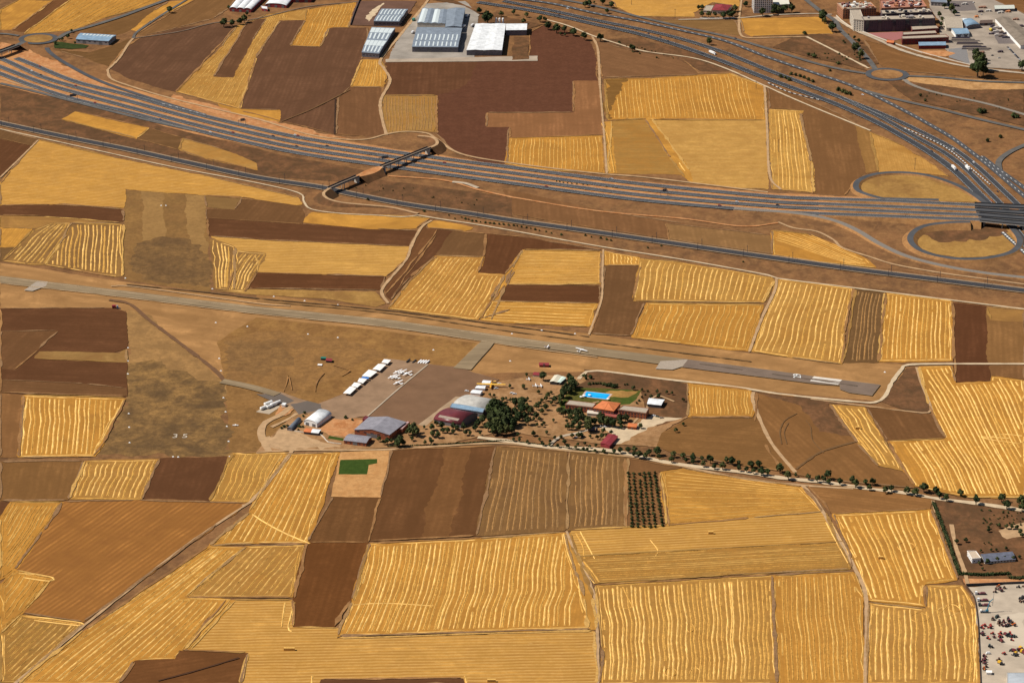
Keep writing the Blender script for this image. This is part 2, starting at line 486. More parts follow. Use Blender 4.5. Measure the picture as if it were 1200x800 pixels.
M_row3 = plain('straw_brown', (.36, .19, .065), var=.35, scale=.35)
M_asph = plain('asphalt', (.115, .108, .100), var=.22, scale=.08)
M_asphB = plain('asphalt_dark', (.052, .054, .060), var=.18, scale=.05)
M_asphM = plain('asphalt_motorway', (.078, .080, .086), var=.2, scale=.04)
M_white = plain('road_paint', (.75, .75, .72), var=.12, scale=.4)
M_runway = land('runway_asphalt', (.29, .215, .13), (.20, .145, .088), .6, .5, None, .5, .15, 4)
M_runway2 = plain('runway_newer', (.175, .128, .098), var=.15, scale=.06)
M_conc = plain('concrete', (.42, .34, .25), var=.18, scale=.08)
SCAT[M_row.name] = plain('straw_scatter', (.58, .32, .075), var=.35, scale=.5)
SCAT[M_row2.name] = plain('straw_scatter_dull', (.48, .25, .055), var=.35, scale=.5)
SCAT[M_row3.name] = plain('straw_scatter_brown', (.28, .155, .06), var=.3, scale=.5)
def Y(st=1.0, bl=.8, fl=None, ln=0.0, c=YEL, c2=YEL2, sp=.34, per=3.6, wv=None):
    if wv is None and fl: wv = (5.4, .7)
    elif wv is None: wv = (3.2, .22)
    return land('stubble', (c[0]*1.06, c[1]*1.04, c[2]*.92), c2, st, min(1, bl*1.3), fl, ln, sp, per, wv)
def wm(q): return (q[0]*1.16, q[1]*1.06, q[2]*.84)
def Pl(c=BRN, c2=None, st=.6, bl=.95, ln=.6, sp=.5, per=5.0, wv=(6.0, .34)):
    c = wm(c); c2 = wm(c2) if c2 else None
    return land('ploughed', c, c2 or sc_(c, .74), st, bl, None, ln, sp, per, wv)
FL = (.60, .40, .15)

mb = MB()
Nx = 24
X0, X1, Y0, Y1 = -7000., 7000., -2600., 16000.
mb.quad((X0, Y0, 0), (X1, Y0, 0), (X1, Y1, 0), (X0, Y1, 0))
tag(mb.build('ground', M_ground), kind='structure')

def F(pts, mat, **kw):   # field without raised rows
    nm = 'ploughed_field' if mat.name.startswith('plough') else ('stubble_field' if mat.name.startswith('stub') else kw.pop('name', 'grass'))
    kw.pop('name', None)
    return field(nm, pts, mat, **kw)
def W(pts, gl, gr, n, mat=None, row=None, **kw):
    return field('stubble_field', pts, mat or Y(.8, c=(.385,.172,.036)), row or M_row, gl, gr, n, **kw)

MARG += [M_verge, plain('bare_soil_edge', (.24,.135,.065), var=.3, scale=.3), M_grassY, plain('weedy_straw', (.50,.29,.085), var=.3), plain('bare_edge', (.30,.175,.075), var=.3)]
# the broad dry verges of the airfield first, then the fields over them
F([(0,308),(145,330),(250,345),(450,362),(600,383),(740,398),(880,414),(1060,428),(1062,432),(1030,470),(900,458),(806,450),(700,436),(640,436),(560,438),(300,430),(262,446),(150,400),(148,364),(0,361)], land('verge_strips', (.42,.225,.088), (.25,.13,.05), .5, .9, None, .6, .4, 9), uvdir=((300,345),(900,418)))
F([(300,372),(420,384),(560,402),(530,432),(455,420),(400,462),(345,468),(262,446),(255,400)], grassland('airfield_grass', (.23,.135,.055), (.165,.095,.042), (.29,.18,.07), .02, .06))
F([(262,448),(400,462),(345,482),(330,520),(300,530),(270,536),(266,480)], grassland('airfield_grass2', (.21,.125,.052), (.15,.09,.04), (.27,.165,.07), .02, .06))
F([(150,362),(178,370),(215,405),(262,446),(266,480),(148,467),(150,400)], grassland('pale_turf', (.30,.19,.085),(.22,.14,.065),(.17,.11,.055),.03,.1), jit=2)
F([(150,426),(180,420),(222,438),(262,448),(270,534),(112,533),(148,467)], M_burnt, jit=5)
F([(145,223),(240,229),(247,342),(145,328)], M_strip)
F([(165,224),(192,226),(194,278),(167,282)], M_mown, jit=1.5)
F([(217,228),(239,229),(243,296),(222,288)], M_mown, jit=1.5)
F([(160,285),(190,277),(222,280),(243,298),(246,336),(170,328),(152,310)], grassland('burnt_patch', (.13,.084,.044), (.19,.12,.055), (.085,.058,.034), .03, .12), jit=5)
F([(262,402),(300,388),(400,396),(455,416),(400,440),(340,462),(268,446)], grassland('dry_turf', (.20,.12,.054), (.26,.155,.064), (.14,.085,.042), .02, .07), jit=6)
F([(268,400),(330,396),(345,425),(310,440),(266,432)], grassland('dark_turf', (.17,.105,.05), (.22,.135,.06), (.12,.075,.04), .03, .1), jit=6)

D = ((0,0),(0,0))
# --- far left
F([(22,0),(62,1),(15,35),(0,35),(0,12)], Y(1.2), uvdir=((60,2),(15,35)))
F([(62,1),(82,0),(28,38),(14,36)], Pl(BRN), uvdir=((82,0),(28,38)))
W([(82,0),(194,0),(182,5),(120,22),(85,36),(28,40)], [(84,0),(28,40)], [(190,0),(120,30)], 14, Y(1.0,ln=.4), M_row2, w=1.3, head=1)
F([(228,0),(200,2),(180,12),(152,34),(160,37),(178,24)], Y(), uvdir=((228,0),(160,37)))
F([(198,2),(182,9),(125,25),(92,36),(98,38),(135,42),(152,36),(180,13)], Pl((.17,.095,.045)), uvdir=((198,2),(92,36)))
F([(62,58),(105,62),(142,50),(150,46),(156,48),(128,78),(100,68),(70,60)], Pl((.15,.085,.042),bl=.8), uvdir=((62,58),(150,46)))
F([(228,0),(275,0),(268,10),(250,22),(210,32),(170,42),(160,40)], Pl((.19,.105,.052),bl=.9), uvdir=((228,0),(170,42)))
F([(165,45),(210,33),(256,28),(278,30),(206,108),(150,92),(128,80),(145,57)], Pl((.125,.068,.047)), uvdir=((278,30),(206,108)))
W([(278,30),(287,28),(313,17),(360,11),(420,2),(408,33),(386,33),(375,55),(340,54),(357,24),(328,24),(327,25),(300,68),(281,128),(206,108),(260,55)], [(300,18),(206,108)], [(330,18),(281,128)], 14, Y(.9,c=(.40,.225,.07)), M_row2, w=1.2, head=1, holes=[[(291,22),(312,20),(296,47),(273,91),(250,90)]])
F([(291,24),(312,22),(296,47),(273,91),(250,90)], Pl((.13,.068,.042)), uvdir=((300,24),(260,90)))
W([(360,11),(420,2),(408,33),(386,33),(375,55),(340,54),(357,24)], [(362,12),(340,54)], [(418,3),(400,40)], 14, Y(.9,c=(.45,.215,.045)), M_row2, w=1.3, head=1)
F([(300,68),(328,25),(357,24),(340,54),(375,55),(386,33),(432,33),(424,70),(411,102),(396,114),(393,158),(330,142),(283,130),(281,128)], Pl((.128,.068,.046),bl=.8), uvdir=((350,60),(320,130)))
F([(396,115),(411,102),(446,103),(450,157),(430,160),(393,158)], Pl((.17,.088,.05),st=1.0,per=5), uvdir=((420,104),(420,158)))
W([(424,70),(446,70),(457,93),(449,102),(411,102)], [(426,70),(412,102)], [(450,72),(452,100)], 10, Y(), M_row2, w=1.3, head=1)
F([(255,121),(283,128),(328,129),(327,143),(300,139),(262,130)], Y(.6), uvdir=((255,124),(328,136)))
F([(455,72),(620,71),(621,38),(640,28),(690,47),(699,72),(700,95),(672,95),(672,132),(570,132),(570,149),(597,149),(593,192),(560,190),(530,176),(512,157),(512,112),(450,112),(455,95)], Pl((.095,.043,.031),st=.35,bl=.9,c2=(.115,.052,.036)), uvdir=((600,80),(600,180)))
F([(452,74),(560,73),(545,100),(512,112),(450,112)], Pl((.12,.058,.036),st=.3,bl=.9), uvdir=((600,80),(600,180)), jit=2)
F([(570,133),(672,132),(672,95),(702,95),(706,158),(597,162),(597,149),(570,149)], Pl((.25,.125,.066),st=.8), uvdir=((650,100),(652,160)))
W([(448,112),(512,112),(511,155),(490,153),(453,158),(447,130)], [(450,112),(452,158)], [(512,112),(511,155)], 16, Y(.8,c=(.27,.16,.06)), M_row3, w=1.2, head=1)
W([(597,162),(706,159),(709,203),(640,200),(592,192)], [(598,162),(593,193)], [(706,159),(709,203)], 24, Y(.8,c=(.45,.215,.045)), M_row2, w=1.3, head=1)
F([(697,47),(740,60),(800,70),(820,88),(706,91),(703,75)], Pl((.19,.102,.058),st=.3,bl=.7), uvdir=((700,60),(820,88)))
F([(698,48),(740,44),(800,58),(850,72),(860,84),(822,84),(790,68),(740,60)], M_scrub)
W([(708,93),(760,92),(818,88),(855,86),(896,101),(897,141),(770,140),(757,139),(712,141)], [(710,93),(714,141)], [(855,86),(868,141)], 32, Y(.8,c=(.45,.215,.045)), M_row2, w=1.25, head=1, holes=[[(709,93),(735,92),(722,112),(716,140),(708,140)]])
F([(709,93),(735,92),(722,112),(716,140),(711,140)], Pl((.20,.11,.04)), jit=3)
F([(717,142),(757,140),(785,185),(802,205),(712,203)], Y(1.2,c=(.32,.185,.06),ln=.6), uvdir=((718,150),(790,151)))
F([(757,141),(897,141),(900,222),(860,221),(808,213),(785,185)], Y(.8,c=(.42,.23,.065),fl=FL), uvdir=((770,150),(895,151)))
W([(757,139),(764,139),(808,200),(812,214),(802,208),(785,185)], [(758,140),(802,208)], [(765,140),(812,214)], 3, Y(.5), M_row, w=1.8, head=0)
W([(708,143),(716,142),(722,203),(711,203)], [(708,143),(711,203)], [(716,142),(722,203)], 2, Y(.5), M_row, w=1.8, head=0)
F([(900,104),(930,110),(985,135),(1010,150),(1030,200),(1010,205),(1000,215),(990,230),(953,228),(950,190),(938,133),(942,130),(902,127)], Pl((.19,.10,.05),st=1,per=5), uvdir=((960,130),(975,228)))
F([(1002,146),(1020,154),(1030,200),(1015,203)], Pl((.27,.15,.06),st=.7), uvdir=((1005,146),(1020,203)))
W([(902,128),(942,130),(937,135),(952,190),(953,226),(905,222),(902,190)], [(903,128),(907,223)], [(938,130),(953,226)], 10, Y(.7,c=(.46,.27,.08)), M_row, w=1.3, head=1)
F([(1020,155),(1060,172),(1097,195),(1112,207),(1060,202),(1030,202)], Y(.6,c=(.42,.23,.07)), uvdir=((1022,155),(1034,202)))
F([(716,0),(866,0),(866,8),(835,3),(812,15),(814,20),(745,19),(722,9)], Y(.8,fl=FL), uvdir=((716,0),(866,0)))
F([(768,24),(862,24),(866,42),(840,38),(800,30)], Pl((.22,.13,.06),st=.8), uvdir=((770,30),(862,32)))
F([(868,22),(965,20),(976,40),(880,43),(872,38)], Y(.9), uvdir=((868,30),(965,30)))
F([(1012,47),(1060,60),(1130,73),(1140,80),(1148,91),(1048,83),(1030,75)], Pl((.20,.105,.05),st=.3), uvdir=((1012,50),(1140,85)))
F([(1148,85),(1200,86),(1200,95),(1152,92)], Pl((.18,.095,.047),st=.3), uvdir=((1148,85),(1200,90)))
F([(1166,-3),(1205,-3),(1205,18),(1186,10)], Pl((.19,.10,.05),st=.3), uvdir=((1148,85),(1200,90)))
F([(1050,88),(1200,96),(1200,107),(1140,106),(1080,98),(1062,95)], grassland('pale_dirt', (.40,.25,.12),(.27,.16,.075),(.48,.33,.18),.03,.1))
F([(1045,94),(1060,94),(1078,118),(1068,118)], M_track, name='dirt')
F([(1015,39),(1058,37.5),(1059,45),(1047,48),(1030,44)], plain('pink_court', (.32,.13,.12),var=.12), name='courtyard')
# --- orange cuttings of the motorway
F([(20,57),(32,58),(60,72),(100,88),(150,103),(300,141),(330,150),(420,168),(540,186),(700,208),(900,226),(1040,232),(1160,240),(1200,243),(1200,260),(1040,260),(900,249),(700,230),(540,209),(360,184),(200,152),(100,127),(0,101),(0,66)], grassland('motorway_verge', (.40,.21,.095),(.30,.16,.08),(.46,.28,.14),.02,.09), jit=1)
F([(20,57),(34,58),(70,74),(110,93),(124,99),(120,101),(90,92),(50,77),(22,67)], M_orange, jit=3)
F([(0,50),(14,52),(10,58),(0,62)], M_orange, jit=2)
F([(200,110),(300,138),(360,150),(420,165),(400,162),(300,146),(200,120)], M_orange, jit=3)
F([(300,180),(345,196),(300,190),(262,176)], M_orange, jit=2)
# --- between motorway and railway
F([(71,140),(88,131),(175,150),(160,162)], Y(.6), uvdir=((88,131),(175,150)))
F([(0,100),(100,124),(200,150),(330,182),(440,202),(440,215),(300,207),(150,172),(0,142)], M_scrub)
F([(72,140),(88,131),(175,150),(160,163)], Y(.6), uvdir=((88,131),(175,150)))
F([(160,163),(176,151),(214,162),(210,176)], Pl((.15,.085,.045)))
F([(214,162),(262,176),(300,191),(302,200),(240,186),(210,176)], Y(.7,c=(.37,.21,.07)), uvdir=((214,162),(300,195)))
F([(590,222),(710,248),(800,262),(903,275),(905,298),(700,268),(603,252)], Pl((.19,.10,.053),st=.4,bl=.8), uvdir=((700,240),(705,268)))
F([(405,205),(600,232),(600,254),(480,238),(410,225)], M_scrub)
F([(780,262),(903,276),(904,298),(785,283)], Pl((.24,.14,.07),st=.4), uvdir=((700,240),(705,268)))
W([(904,270),(950,275),(975,285),(1015,303),(1027,314),(960,307),(905,299)], [(905,275),(1020,314)], [(950,272),(1027,310)], 7, Y(.7,c=(.45,.215,.045)), M_row2, w=1.3, head=1)
F([(915,249),(980,262),(1030,288),(1080,308),(1200,328),(1200,338),(1030,314),(1018,302),(978,282),(905,268)], M_ground)
F([(1004,222),(1004,214),(1022,205),(1060,202),(1092,207),(1120,217),(1140,228),(1150,237),(1080,236),(1025,231)], M_grassY)
F([(1068,278),(1085,266),(1112,261),(1137,259),(1170,260),(1188,272),(1192,288),(1180,296),(1155,301),(1125,302),(1097,298),(1077,291)], M_grassY)
F([(1080,275),(1100,262),(1140,259),(1170,261),(1182,272),(1150,282),(1100,284)], M_scrub, jit=4)
# --- upper middle band left of the railway
F([(0,152),(45,164),(12,200),(0,208)], Pl(DRK), uvdir=((0,205),(45,164)))
F([(0,150),(45,163),(36,171),(0,163)], Pl((.15,.085,.045)), uvdir=((0,205),(45,164)))
F([(45,164),(130,184),(235,205),(350,232),(354,240),(340,241),(300,235),(240,229),(147,222),(145,244),(60,240),(0,241),(0,216),(12,200)], Y(.9,ln=.5,fl=FL), uvdir=((45,200),(235,214)))
F([(0,241),(60,240),(70,239),(144,246),(144,260),(80,257),(50,253),(0,252)], Pl(DRK), uvdir=((0,245),(144,253)))
F([(0,253),(50,254),(143,261),(80,262),(40,268),(0,267)], Y(.9,c=TAN,c2=TAN2), uvdir=((0,253),(143,261)))
F([(0,267),(38,268),(22,290),(0,290)], Y(.9), uvdir=((38,268),(22,290)))
F([(0,291),(21,290),(5,306),(0,306)], Pl((.17,.10,.05)))
TB = Y(.6,c=(.25,.135,.048),c2=(.19,.10,.038))
W([(3,306),(38,270),(62,261),(84,261),(78,275),(52,311),(30,310)], [(4,308),(20,292),(40,272),(62,260)], [(54,312),(66,296),(80,278),(86,261)], 9, TB, M_row, w=1.5, head=1)
W([(84,261),(144,263),(144,324),(136,325),(52,311),(70,285)], [(70,262),(64,313)], [(144,263),(144,324)], 16, TB, M_row, w=1.5, head=1)
F([(240,229),(285,232),(276,246),(242,243)], Pl((.23,.14,.065)))
F([(285,231),(300,234),(352,242),(358,258),(352,264),(242,258),(242,245),(275,246)], Pl((.15,.08,.042),st=.5), uvdir=((285,231),(260,258)))
F([(243,256),(355,263),(440,268),(490,271),(480,289),(300,281),(245,277)], Pl(DRK,st=.3), uvdir=((243,270),(480,280)))
F([(365,249),(440,252),(504,256),(487,268),(440,269),(355,261)], Y(.6), uvdir=((365,252),(500,258)))
F([(502,259),(515,259),(555,267),(545,271),(502,267)], Y(.6), uvdir=((365,252),(500,258)))
F([(247,277),(300,281),(480,289),(477,303),(452,324),(380,322),(302,319),(300,300),(275,294)], Y(1.1,ln=.5,fl=FL,c=(.50,.27,.07)), uvdir=((300,300),(450,303)))
W([(247,280),(262,284),(276,290),(274,340),(252,339)], [(248,280),(253,339)], [(276,288),(270,340)], 6, TB, M_row, w=1.5, head=1)
W([(276,294),(312,297),(300,320),(287,343),(266,341),(274,318)], [(290,292),(276,312),(266,341)], [(318,298),(302,316),(290,343)], 7, TB, M_row, w=1.5, head=1)
F([(302,320),(380,322),(452,324),(445,340),(296,338),(292,332)], Pl(BRN2,st=.3), uvdir=((300,330),(450,333)))
F([(250,341),(300,339),(440,342),(452,356),(440,360),(380,350),(290,345)], M_grassY)
F([(495,263),(500,268),(515,268),(512,275),(460,347),(448,338),(480,300),(490,275)], Pl(BRN,st=.5), uvdir=((505,265),(455,345)))
F([(513,269),(531,271),(512,300),(480,325),(458,352),(452,345),(490,300)], Pl(DRK,st=.5), uvdir=((520,270),(457,350)))
F([(531,271),(570,274),(566,302),(510,300)], Pl((.155,.085,.045),st=.5), uvdir=((531,271),(510,300)))
F([(570,274),(610,278),(640,283),(706,293),(612,293),(602,308),(592,322),(563,321),(566,302)], Pl(BRN2,st=.7), uvdir=((590,275),(575,320)))
W([(510,300),(568,301),(560,320),(592,322),(575,352),(560,375),(455,362),(470,342)], [(508,300),(452,362)], [(592,322),(562,376)], 19, Y(.7,c=(.40,.20,.055)), M_row, w=1.4, head=1)
W([(612,293),(705,295),(704,333),(592,333),(600,315)], [(612,294),(705,296)], [(592,333),(704,333)], 9, Y(1.0,ln=.4,fl=FL), M_row2, w=1.4, head=1)
F([(592,334),(703,335),(702,355),(578,352)], Pl(BRN2,st=.3), uvdir=((592,340),(700,342)))
W([(576,353),(702,356),(690,383),(600,379),(563,375)], [(576,354),(702,357)], [(565,376),(690,383)], 7, Y(.8,ln=.4), M_row, w=1.4, head=1)
W([(600,362),(577,354),(592,322),(612,293),(612,293),(604,318),(592,336),(576,376),(563,374)], [(606,294),(566,375)], [(612,294),(578,376)], 3, Y(), M_row, head=0)
F([(709,311),(750,312),(742,353),(755,355),(740,394),(692,391),(706,350)], Pl((.15,.08,.042),st=.7), uvdir=((730,311),(715,390)))
W([(707,294),(750,302),(752,311),(708,311)], [(708,295),(708,311)], [(752,302),(752,311)], 10, Y(), M_row, w=1.4, head=1, inset=3)
W([(750,303),(800,308),(905,325),(908,329),(895,355),(742,353)], [(752,303),(742,353)], [(908,325),(897,355)], 25, Y(.8,c=(.37,.205,.06)), M_row, w=1.5, head=1)
W([(757,355),(895,357),(878,412),(800,403),(740,396)], [(757,355),(741,396)], [(896,357),(879,412)], 20, Y(.9,c=(.45,.215,.045)), M_row2, w=1.6, head=2)
W([(912,327),(1001,338),(990,390),(987,427),(925,419),(880,412),(895,370)], [(913,327),(898,368),(881,412)], [(1002,338),(992,385),(988,428)], 15, Y(.8,c=(.40,.22,.065)), M_row, w=1.5, head=2)
W([(1003,339),(1036,343),(1029,425),(989,425)], [(1004,339),(990,425)], [(1036,343),(1029,425)], 8, Pl((.15,.088,.045),st=1), M_row3, w=1.3, head=0)
W([(1038,343),(1116,353),(1117,423),(1029,424)], [(1038,343),(1030,424)], [(1116,353),(1117,423)], 15, Y(.8,c=(.45,.215,.045)), M_row, w=1.6, head=2)
F([(1117,355),(1156,359),(1160,446),(1119,448)], Pl((.11,.048,.027),st=.4), uvdir=((1130,360),(1132,446)))
F([(1156,360),(1200,363),(1200,426),(1158,425)], Pl((.22,.12,.055),st=.3,bl=.8), uvdir=((1130,360),(1132,446)))
F([(1158,360),(1200,363),(1200,377),(1160,375)], Y(.6,c=TAN,c2=TAN2), uvdir=((1158,365),(1200,367)))
F([(1160,428),(1200,428),(1200,445),(1162,440)], Pl((.19,.10,.05)), uvdir=((1130,360),(1132,446)))
F([(740,398),(700,392),(450,362),(300,344),(300,350),(450,370),(700,400),(900,424),(1060,431),(1060,427),(880,414)], grassland('graded_verge', (.30,.175,.075),(.24,.135,.058),(.20,.12,.055),.01,.05), z=.015)
# --- left of the airfield
F([(0,362),(130,361),(148,366),(149,408),(134,413),(149,425),(149,465),(100,463),(0,460)], Pl(DRK,st=.35), uvdir=((0,400),(148,404)))
F([(46,412),(140,414),(148,409),(149,425),(40,420)], Y(.5,c=(.26,.155,.06),c2=TAN2), uvdir=((46,415),(149,418)))
F([(0,388),(68,388),(45,410),(18,434),(0,432)], Pl((.15,.078,.042),st=.8), uvdir=((68,388),(18,434)))
F([(0,445),(100,450),(148,455),(149,464),(0,460)], Pl((.155,.082,.044)), uvdir=((0,450),(148,460)))
F([(0,461),(27,463),(22,536),(0,536)], Pl((.22,.115,.055),st=.5), uvdir=((20,463),(15,535)))
W([(27,463),(148,467),(112,535),(21,536)], [(28,463),(22,536)], [(150,467),(146,536)], 21, Y(.7,c=(.45,.215,.045)), M_row, w=1.6, head=2)
F([(0,541),(98,540),(80,586),(0,587)], Pl((.20,.108,.048),st=.9), uvdir=((60,541),(50,586)))
W([(100,540),(187,538),(166,586),(81,585)], [(100,540),(82,585)], [(187,538),(166,586)], 13, Y(.7,c=(.32,.17,.052)), M_row, w=1.5, head=2, inset=4)
F([(188,537),(270,535),(246,588),(168,586)], Pl(DRK,st=.5), uvdir=((200,537),(180,586)))
W([(272,531),(340,530),(342,531),(297,588),(246,588)], [(272,531),(247,588)], [(342,531),(316,588)], 10, Y(.7,c=(.36,.20,.058)), M_row, w=1.5, head=2, inset=4)
# --- lower left
F([(0,588),(12,588),(0,610)], Pl(DRK))
F([(75,588),(160,586),(290,590),(255,614),(98,729),(25,718),(62,676),(18,668),(50,622)], Pl((.33,.158,.052),st=.8,c2=(.20,.092,.034),per=5,wv=(5.6,.9)), uvdir=((255,614),(98,729)))
W([(12,588),(75,588),(18,668),(0,680),(0,608)], [(12,588),(-22,650)], [(76,588),(18,672)], 14, Y(.8,c=(.45,.215,.045)), M_row2, w=1.3, head=1)
W([(0,684),(18,668),(62,677),(30,715),(0,742)], [(10,660),(-20,700)], [(62,677),(15,740)], 9, Y(.9,c=(.45,.215,.045)), M_row2, w=1.3, head=2)
W([(0,743),(25,720),(98,730),(22,800),(0,800)], [(25,718),(-25,765)], [(98,730),(20,802)], 11, Y(.8,c=(.25,.14,.045)), M_row, w=1.2, head=2)
W([(330,532),(398,530),(360,637),(300,637),(244,640),(292,600)], [(332,531),(262,640)], [(399,530),(362,637)], 12, Y(.7,c=(.45,.215,.045)), M_row, w=1.5, head=2, inset=4)
W([(244,640),(288,641),(218,699),(265,702),(215,762),(205,772),(160,775),(138,802),(20,802),(100,738)], [(242,640),(90,745),(15,805)], [(300,650),(230,730),(150,805)], 15, Y(.8,c=(.45,.215,.045)), M_row, w=1.5, head=1)
W([(288,640),(358,638),(343,700),(216,700),(228,690)], [(270,642),(205,700)], [(372,645),(328,700)], 14, Y(.7,c=(.33,.175,.052)), M_row, w=1.2, head=2, inset=4)
F([(270,703),(343,703),(343,735),(398,736),(395,748),(696,739),(700,802),(280,802),(290,765),(215,762)], Y(1.2,ln=.5,fl=FL,c=(.50,.262,.066),per=5), uvdir=((280,770),(690,762)))
W([(262,703),(276,703),(222,762),(212,762)], [(262,703),(212,762)], [(278,703),(224,762)], 4, Y(), M_row, head=0)
F([(210,762),(291,765),(280,802),(138,802),(158,774),(205,772)], Pl((.145,.066,.03),st=.2), uvdir=((160,790),(290,770)))
F([(376,796),(543,795),(545,802),(374,802)], Pl(DRK,st=.2))
F([(361,635),(433,636),(412,703),(392,735),(344,735),(343,702)], Pl((.135,.058,.024),st=.3,bl=.7), uvdir=((400,640),(370,735)))
F([(390,582),(446,583),(431,636),(361,635)], Pl((.14,.07,.033),st=.4), uvdir=((400,583),(380,635)))
F([(460,527),(581,523),(558,628),(432,634),(446,583)], Pl((.135,.066,.033),st=.4,bl=.9,ln=.8,per=7), uvdir=((520,525),(490,632)))
F([(522,525),(552,524),(526,629),(496,630)], Pl((.17,.085,.04),st=.4,bl=.7,ln=.5), uvdir=((540,525),(510,632)), jit=2)
F([(399,530),(459,527),(446,583),(388,582)], grassland('pale_plot',(.42,.25,.115),(.36,.20,.085),(.48,.31,.15),.03,.1), jit=.4)
F([(399,539),(442,538),(442,543),(432,545),(430,556),(396.5,556)], grassland('green_turf',(.035,.07,.018),(.045,.08,.02),(.03,.06,.015),.03,.1), name='turf', jit=.4)
GB = Y(.9,c=(.21,.112,.044),c2=(.145,.076,.032))
W([(582,523),(664,529),(662,622),(558,628)], [(583,523),(560,628)], [(664,529),(662,622)], 14, GB, M_row3, w=1.5, head=0)
W([(667,529),(735,536),(733,618),(665,622)], [(667,529),(665,622)], [(735,536),(733,618)], 11, GB, M_row3, w=1.5, head=0)
F([(733,537),(800,548),(772,553),(785,618),(734,620)], Pl((.19,.10,.05),st=.5), uvdir=((735,555),(737,620)))
W([(774,553),(800,549),(940,571),(966,600),(880,607),(781,616)], [(776,554),(940,572)], [(781,616),(966,600)], 14, Y(1,ln=.5), M_row2, w=1.2, head=2)
F([(670,621),(781,616),(966,600),(997,667),(850,674),(697,684),(668,640)], Y(1.3,ln=.7,fl=FL,c=(.50,.262,.062),per=5), uvdir=((680,655),(990,640)))
W([(676,652),(994,634),(997,666),(850,674),(697,684)], [(676,653),(994,636)], [(690,684),(997,668)], 13, Y(1,ln=.5,c=(.32,.18,.055)), M_row2, w=1.2, head=1)
W([(432,637),(560,631),(662,624),(690,720),(695,737),(395,746),(412,705)], [(433,637),(420,690),(396,746)], [(662,626),(652,690),(645,739)], 42, Y(.8,c=(.45,.215,.045)), M_row, w=1.5, head=2)
W([(660,625),(668,625),(694,700),(700,738),(690,738),(684,700)], [(661,626),(686,700),(691,738)], [(668,625),(695,700),(700,738)], 3, Y(), M_row, head=0)
W([(698,686),(850,677),(905,674),(911,802),(703,802),(706,760)], [(697,686),(706,740),(704,802)], [(905,674),(911,802)], 38, Y(.8,c=(.35,.19,.055)), M_row, w=1.5, head=1)
W([(905,674),(1000,670),(1012,700),(1014,802),(911,802)], [(905,674),(911,802)], [(1003,674),(1015,802)], 19, Y(.9,c=(.45,.215,.045)), M_row2, w=1.6, head=1)
F([(945,568),(1072,575),(1092,582),(1090,597),(975,602)], Pl((.24,.125,.055),st=.4), uvdir=((945,570),(1090,590)))
W([(975,602),(1092,597),(1122,680),(1084,685),(1084,711),(1017,704),(1000,655)], [(976,603),(1002,655),(1018,705)], [(1094,597),(1110,640),(1124,682)], 17, Y(.8,c=(.45,.215,.045)), M_row, w=1.7, head=2, inset=6)
W([(1018,706),(1085,713),(1086,686),(1128,686),(1145,712),(1148,802),(1015,802)], [(1019,706),(1016,802)], [(1136,688),(1147,740),(1148,802)], 19, Y(.8,c=(.37,.20,.06)), M_row, w=1.6, head=2)
# --- right
W([(972,474),(1013,477),(1036,516),(1058,552),(1030,546),(1005,520)], [(972,474),(1028,548)], [(1013,477),(1060,553)], 6, Y(.8,c=(.38,.21,.06)), M_row, w=1.6, head=1)
W([(1077,430),(1115,429),(1120,449),(1161,447),(1162,441),(1200,446),(1202,470),(1202,583),(1130,583),(1072,570),(1040,517),(1108,514),(1088,475)], [(1020,430),(1075,520),(1115,590)], [(1225,430),(1255,500),(1290,585)], 36, Y(.8,c=(.45,.215,.045)), M_row, w=1.7, head=1)
F([(1015,477),(1060,481),(1091,486),(1108,514),(1040,517)], Pl((.155,.08,.04),st=.3), uvdir=((1015,477),(1040,517)))
F([(887,460),(935,466),(975,480),(1005,520),(1030,548),(1058,553),(1072,572),(960,562),(915,552),(898,520),(885,495)], Pl((.21,.11,.05),st=.25,bl=.8), uvdir=((935,466),(1030,548)))
F([(930,470),(970,474),(1000,512),(960,506),(950,490)], M_scrub, jit=3)
W([(806,449),(880,457),(886,478),(882,489),(806,489)], [(807,449),(806,489)], [(881,457),(884,489)], 19, Y(.8,c=(.45,.215,.045)), M_row2, w=1.4, head=1)
F([(775,508),(806,490),(884,490),(912,536),(925,553),(870,546),(790,531),(770,523)], Pl((.20,.108,.048),st=.3,bl=.8), uvdir=((775,500),(900,510)))
F([(1062,432),(1074,431),(1092,482),(1078,486),(1030,470)], M_scrub)
F([(885,460),(900,459),(1000,474),(1018,477),(972,474),(940,476)], M_scrub)
F([(1095,586),(1130,590),(1202,600),(1202,684),(1128,684),(1122,676)], M_scrub)
F([(1170,622),(1186,616),(1202,612),(1202,628),(1180,632)], M_track, name='dirt', jit=2)
F([(1128,678),(1202,679),(1202,684),(1132,686)], M_orange, jit=.5)
F([(1134,688),(1202,684),(1202,802),(1149,802),(1147,740),(1142,705)], plain('yard_concrete', (.43,.355,.27), var=.2, scale=.05), name='yard')
F([(1165,722),(1202,718),(1202,760),(1172,752)], plain('yard_dust', (.50,.42,.32), var=.1, scale=.05), name='yard', jit=2)
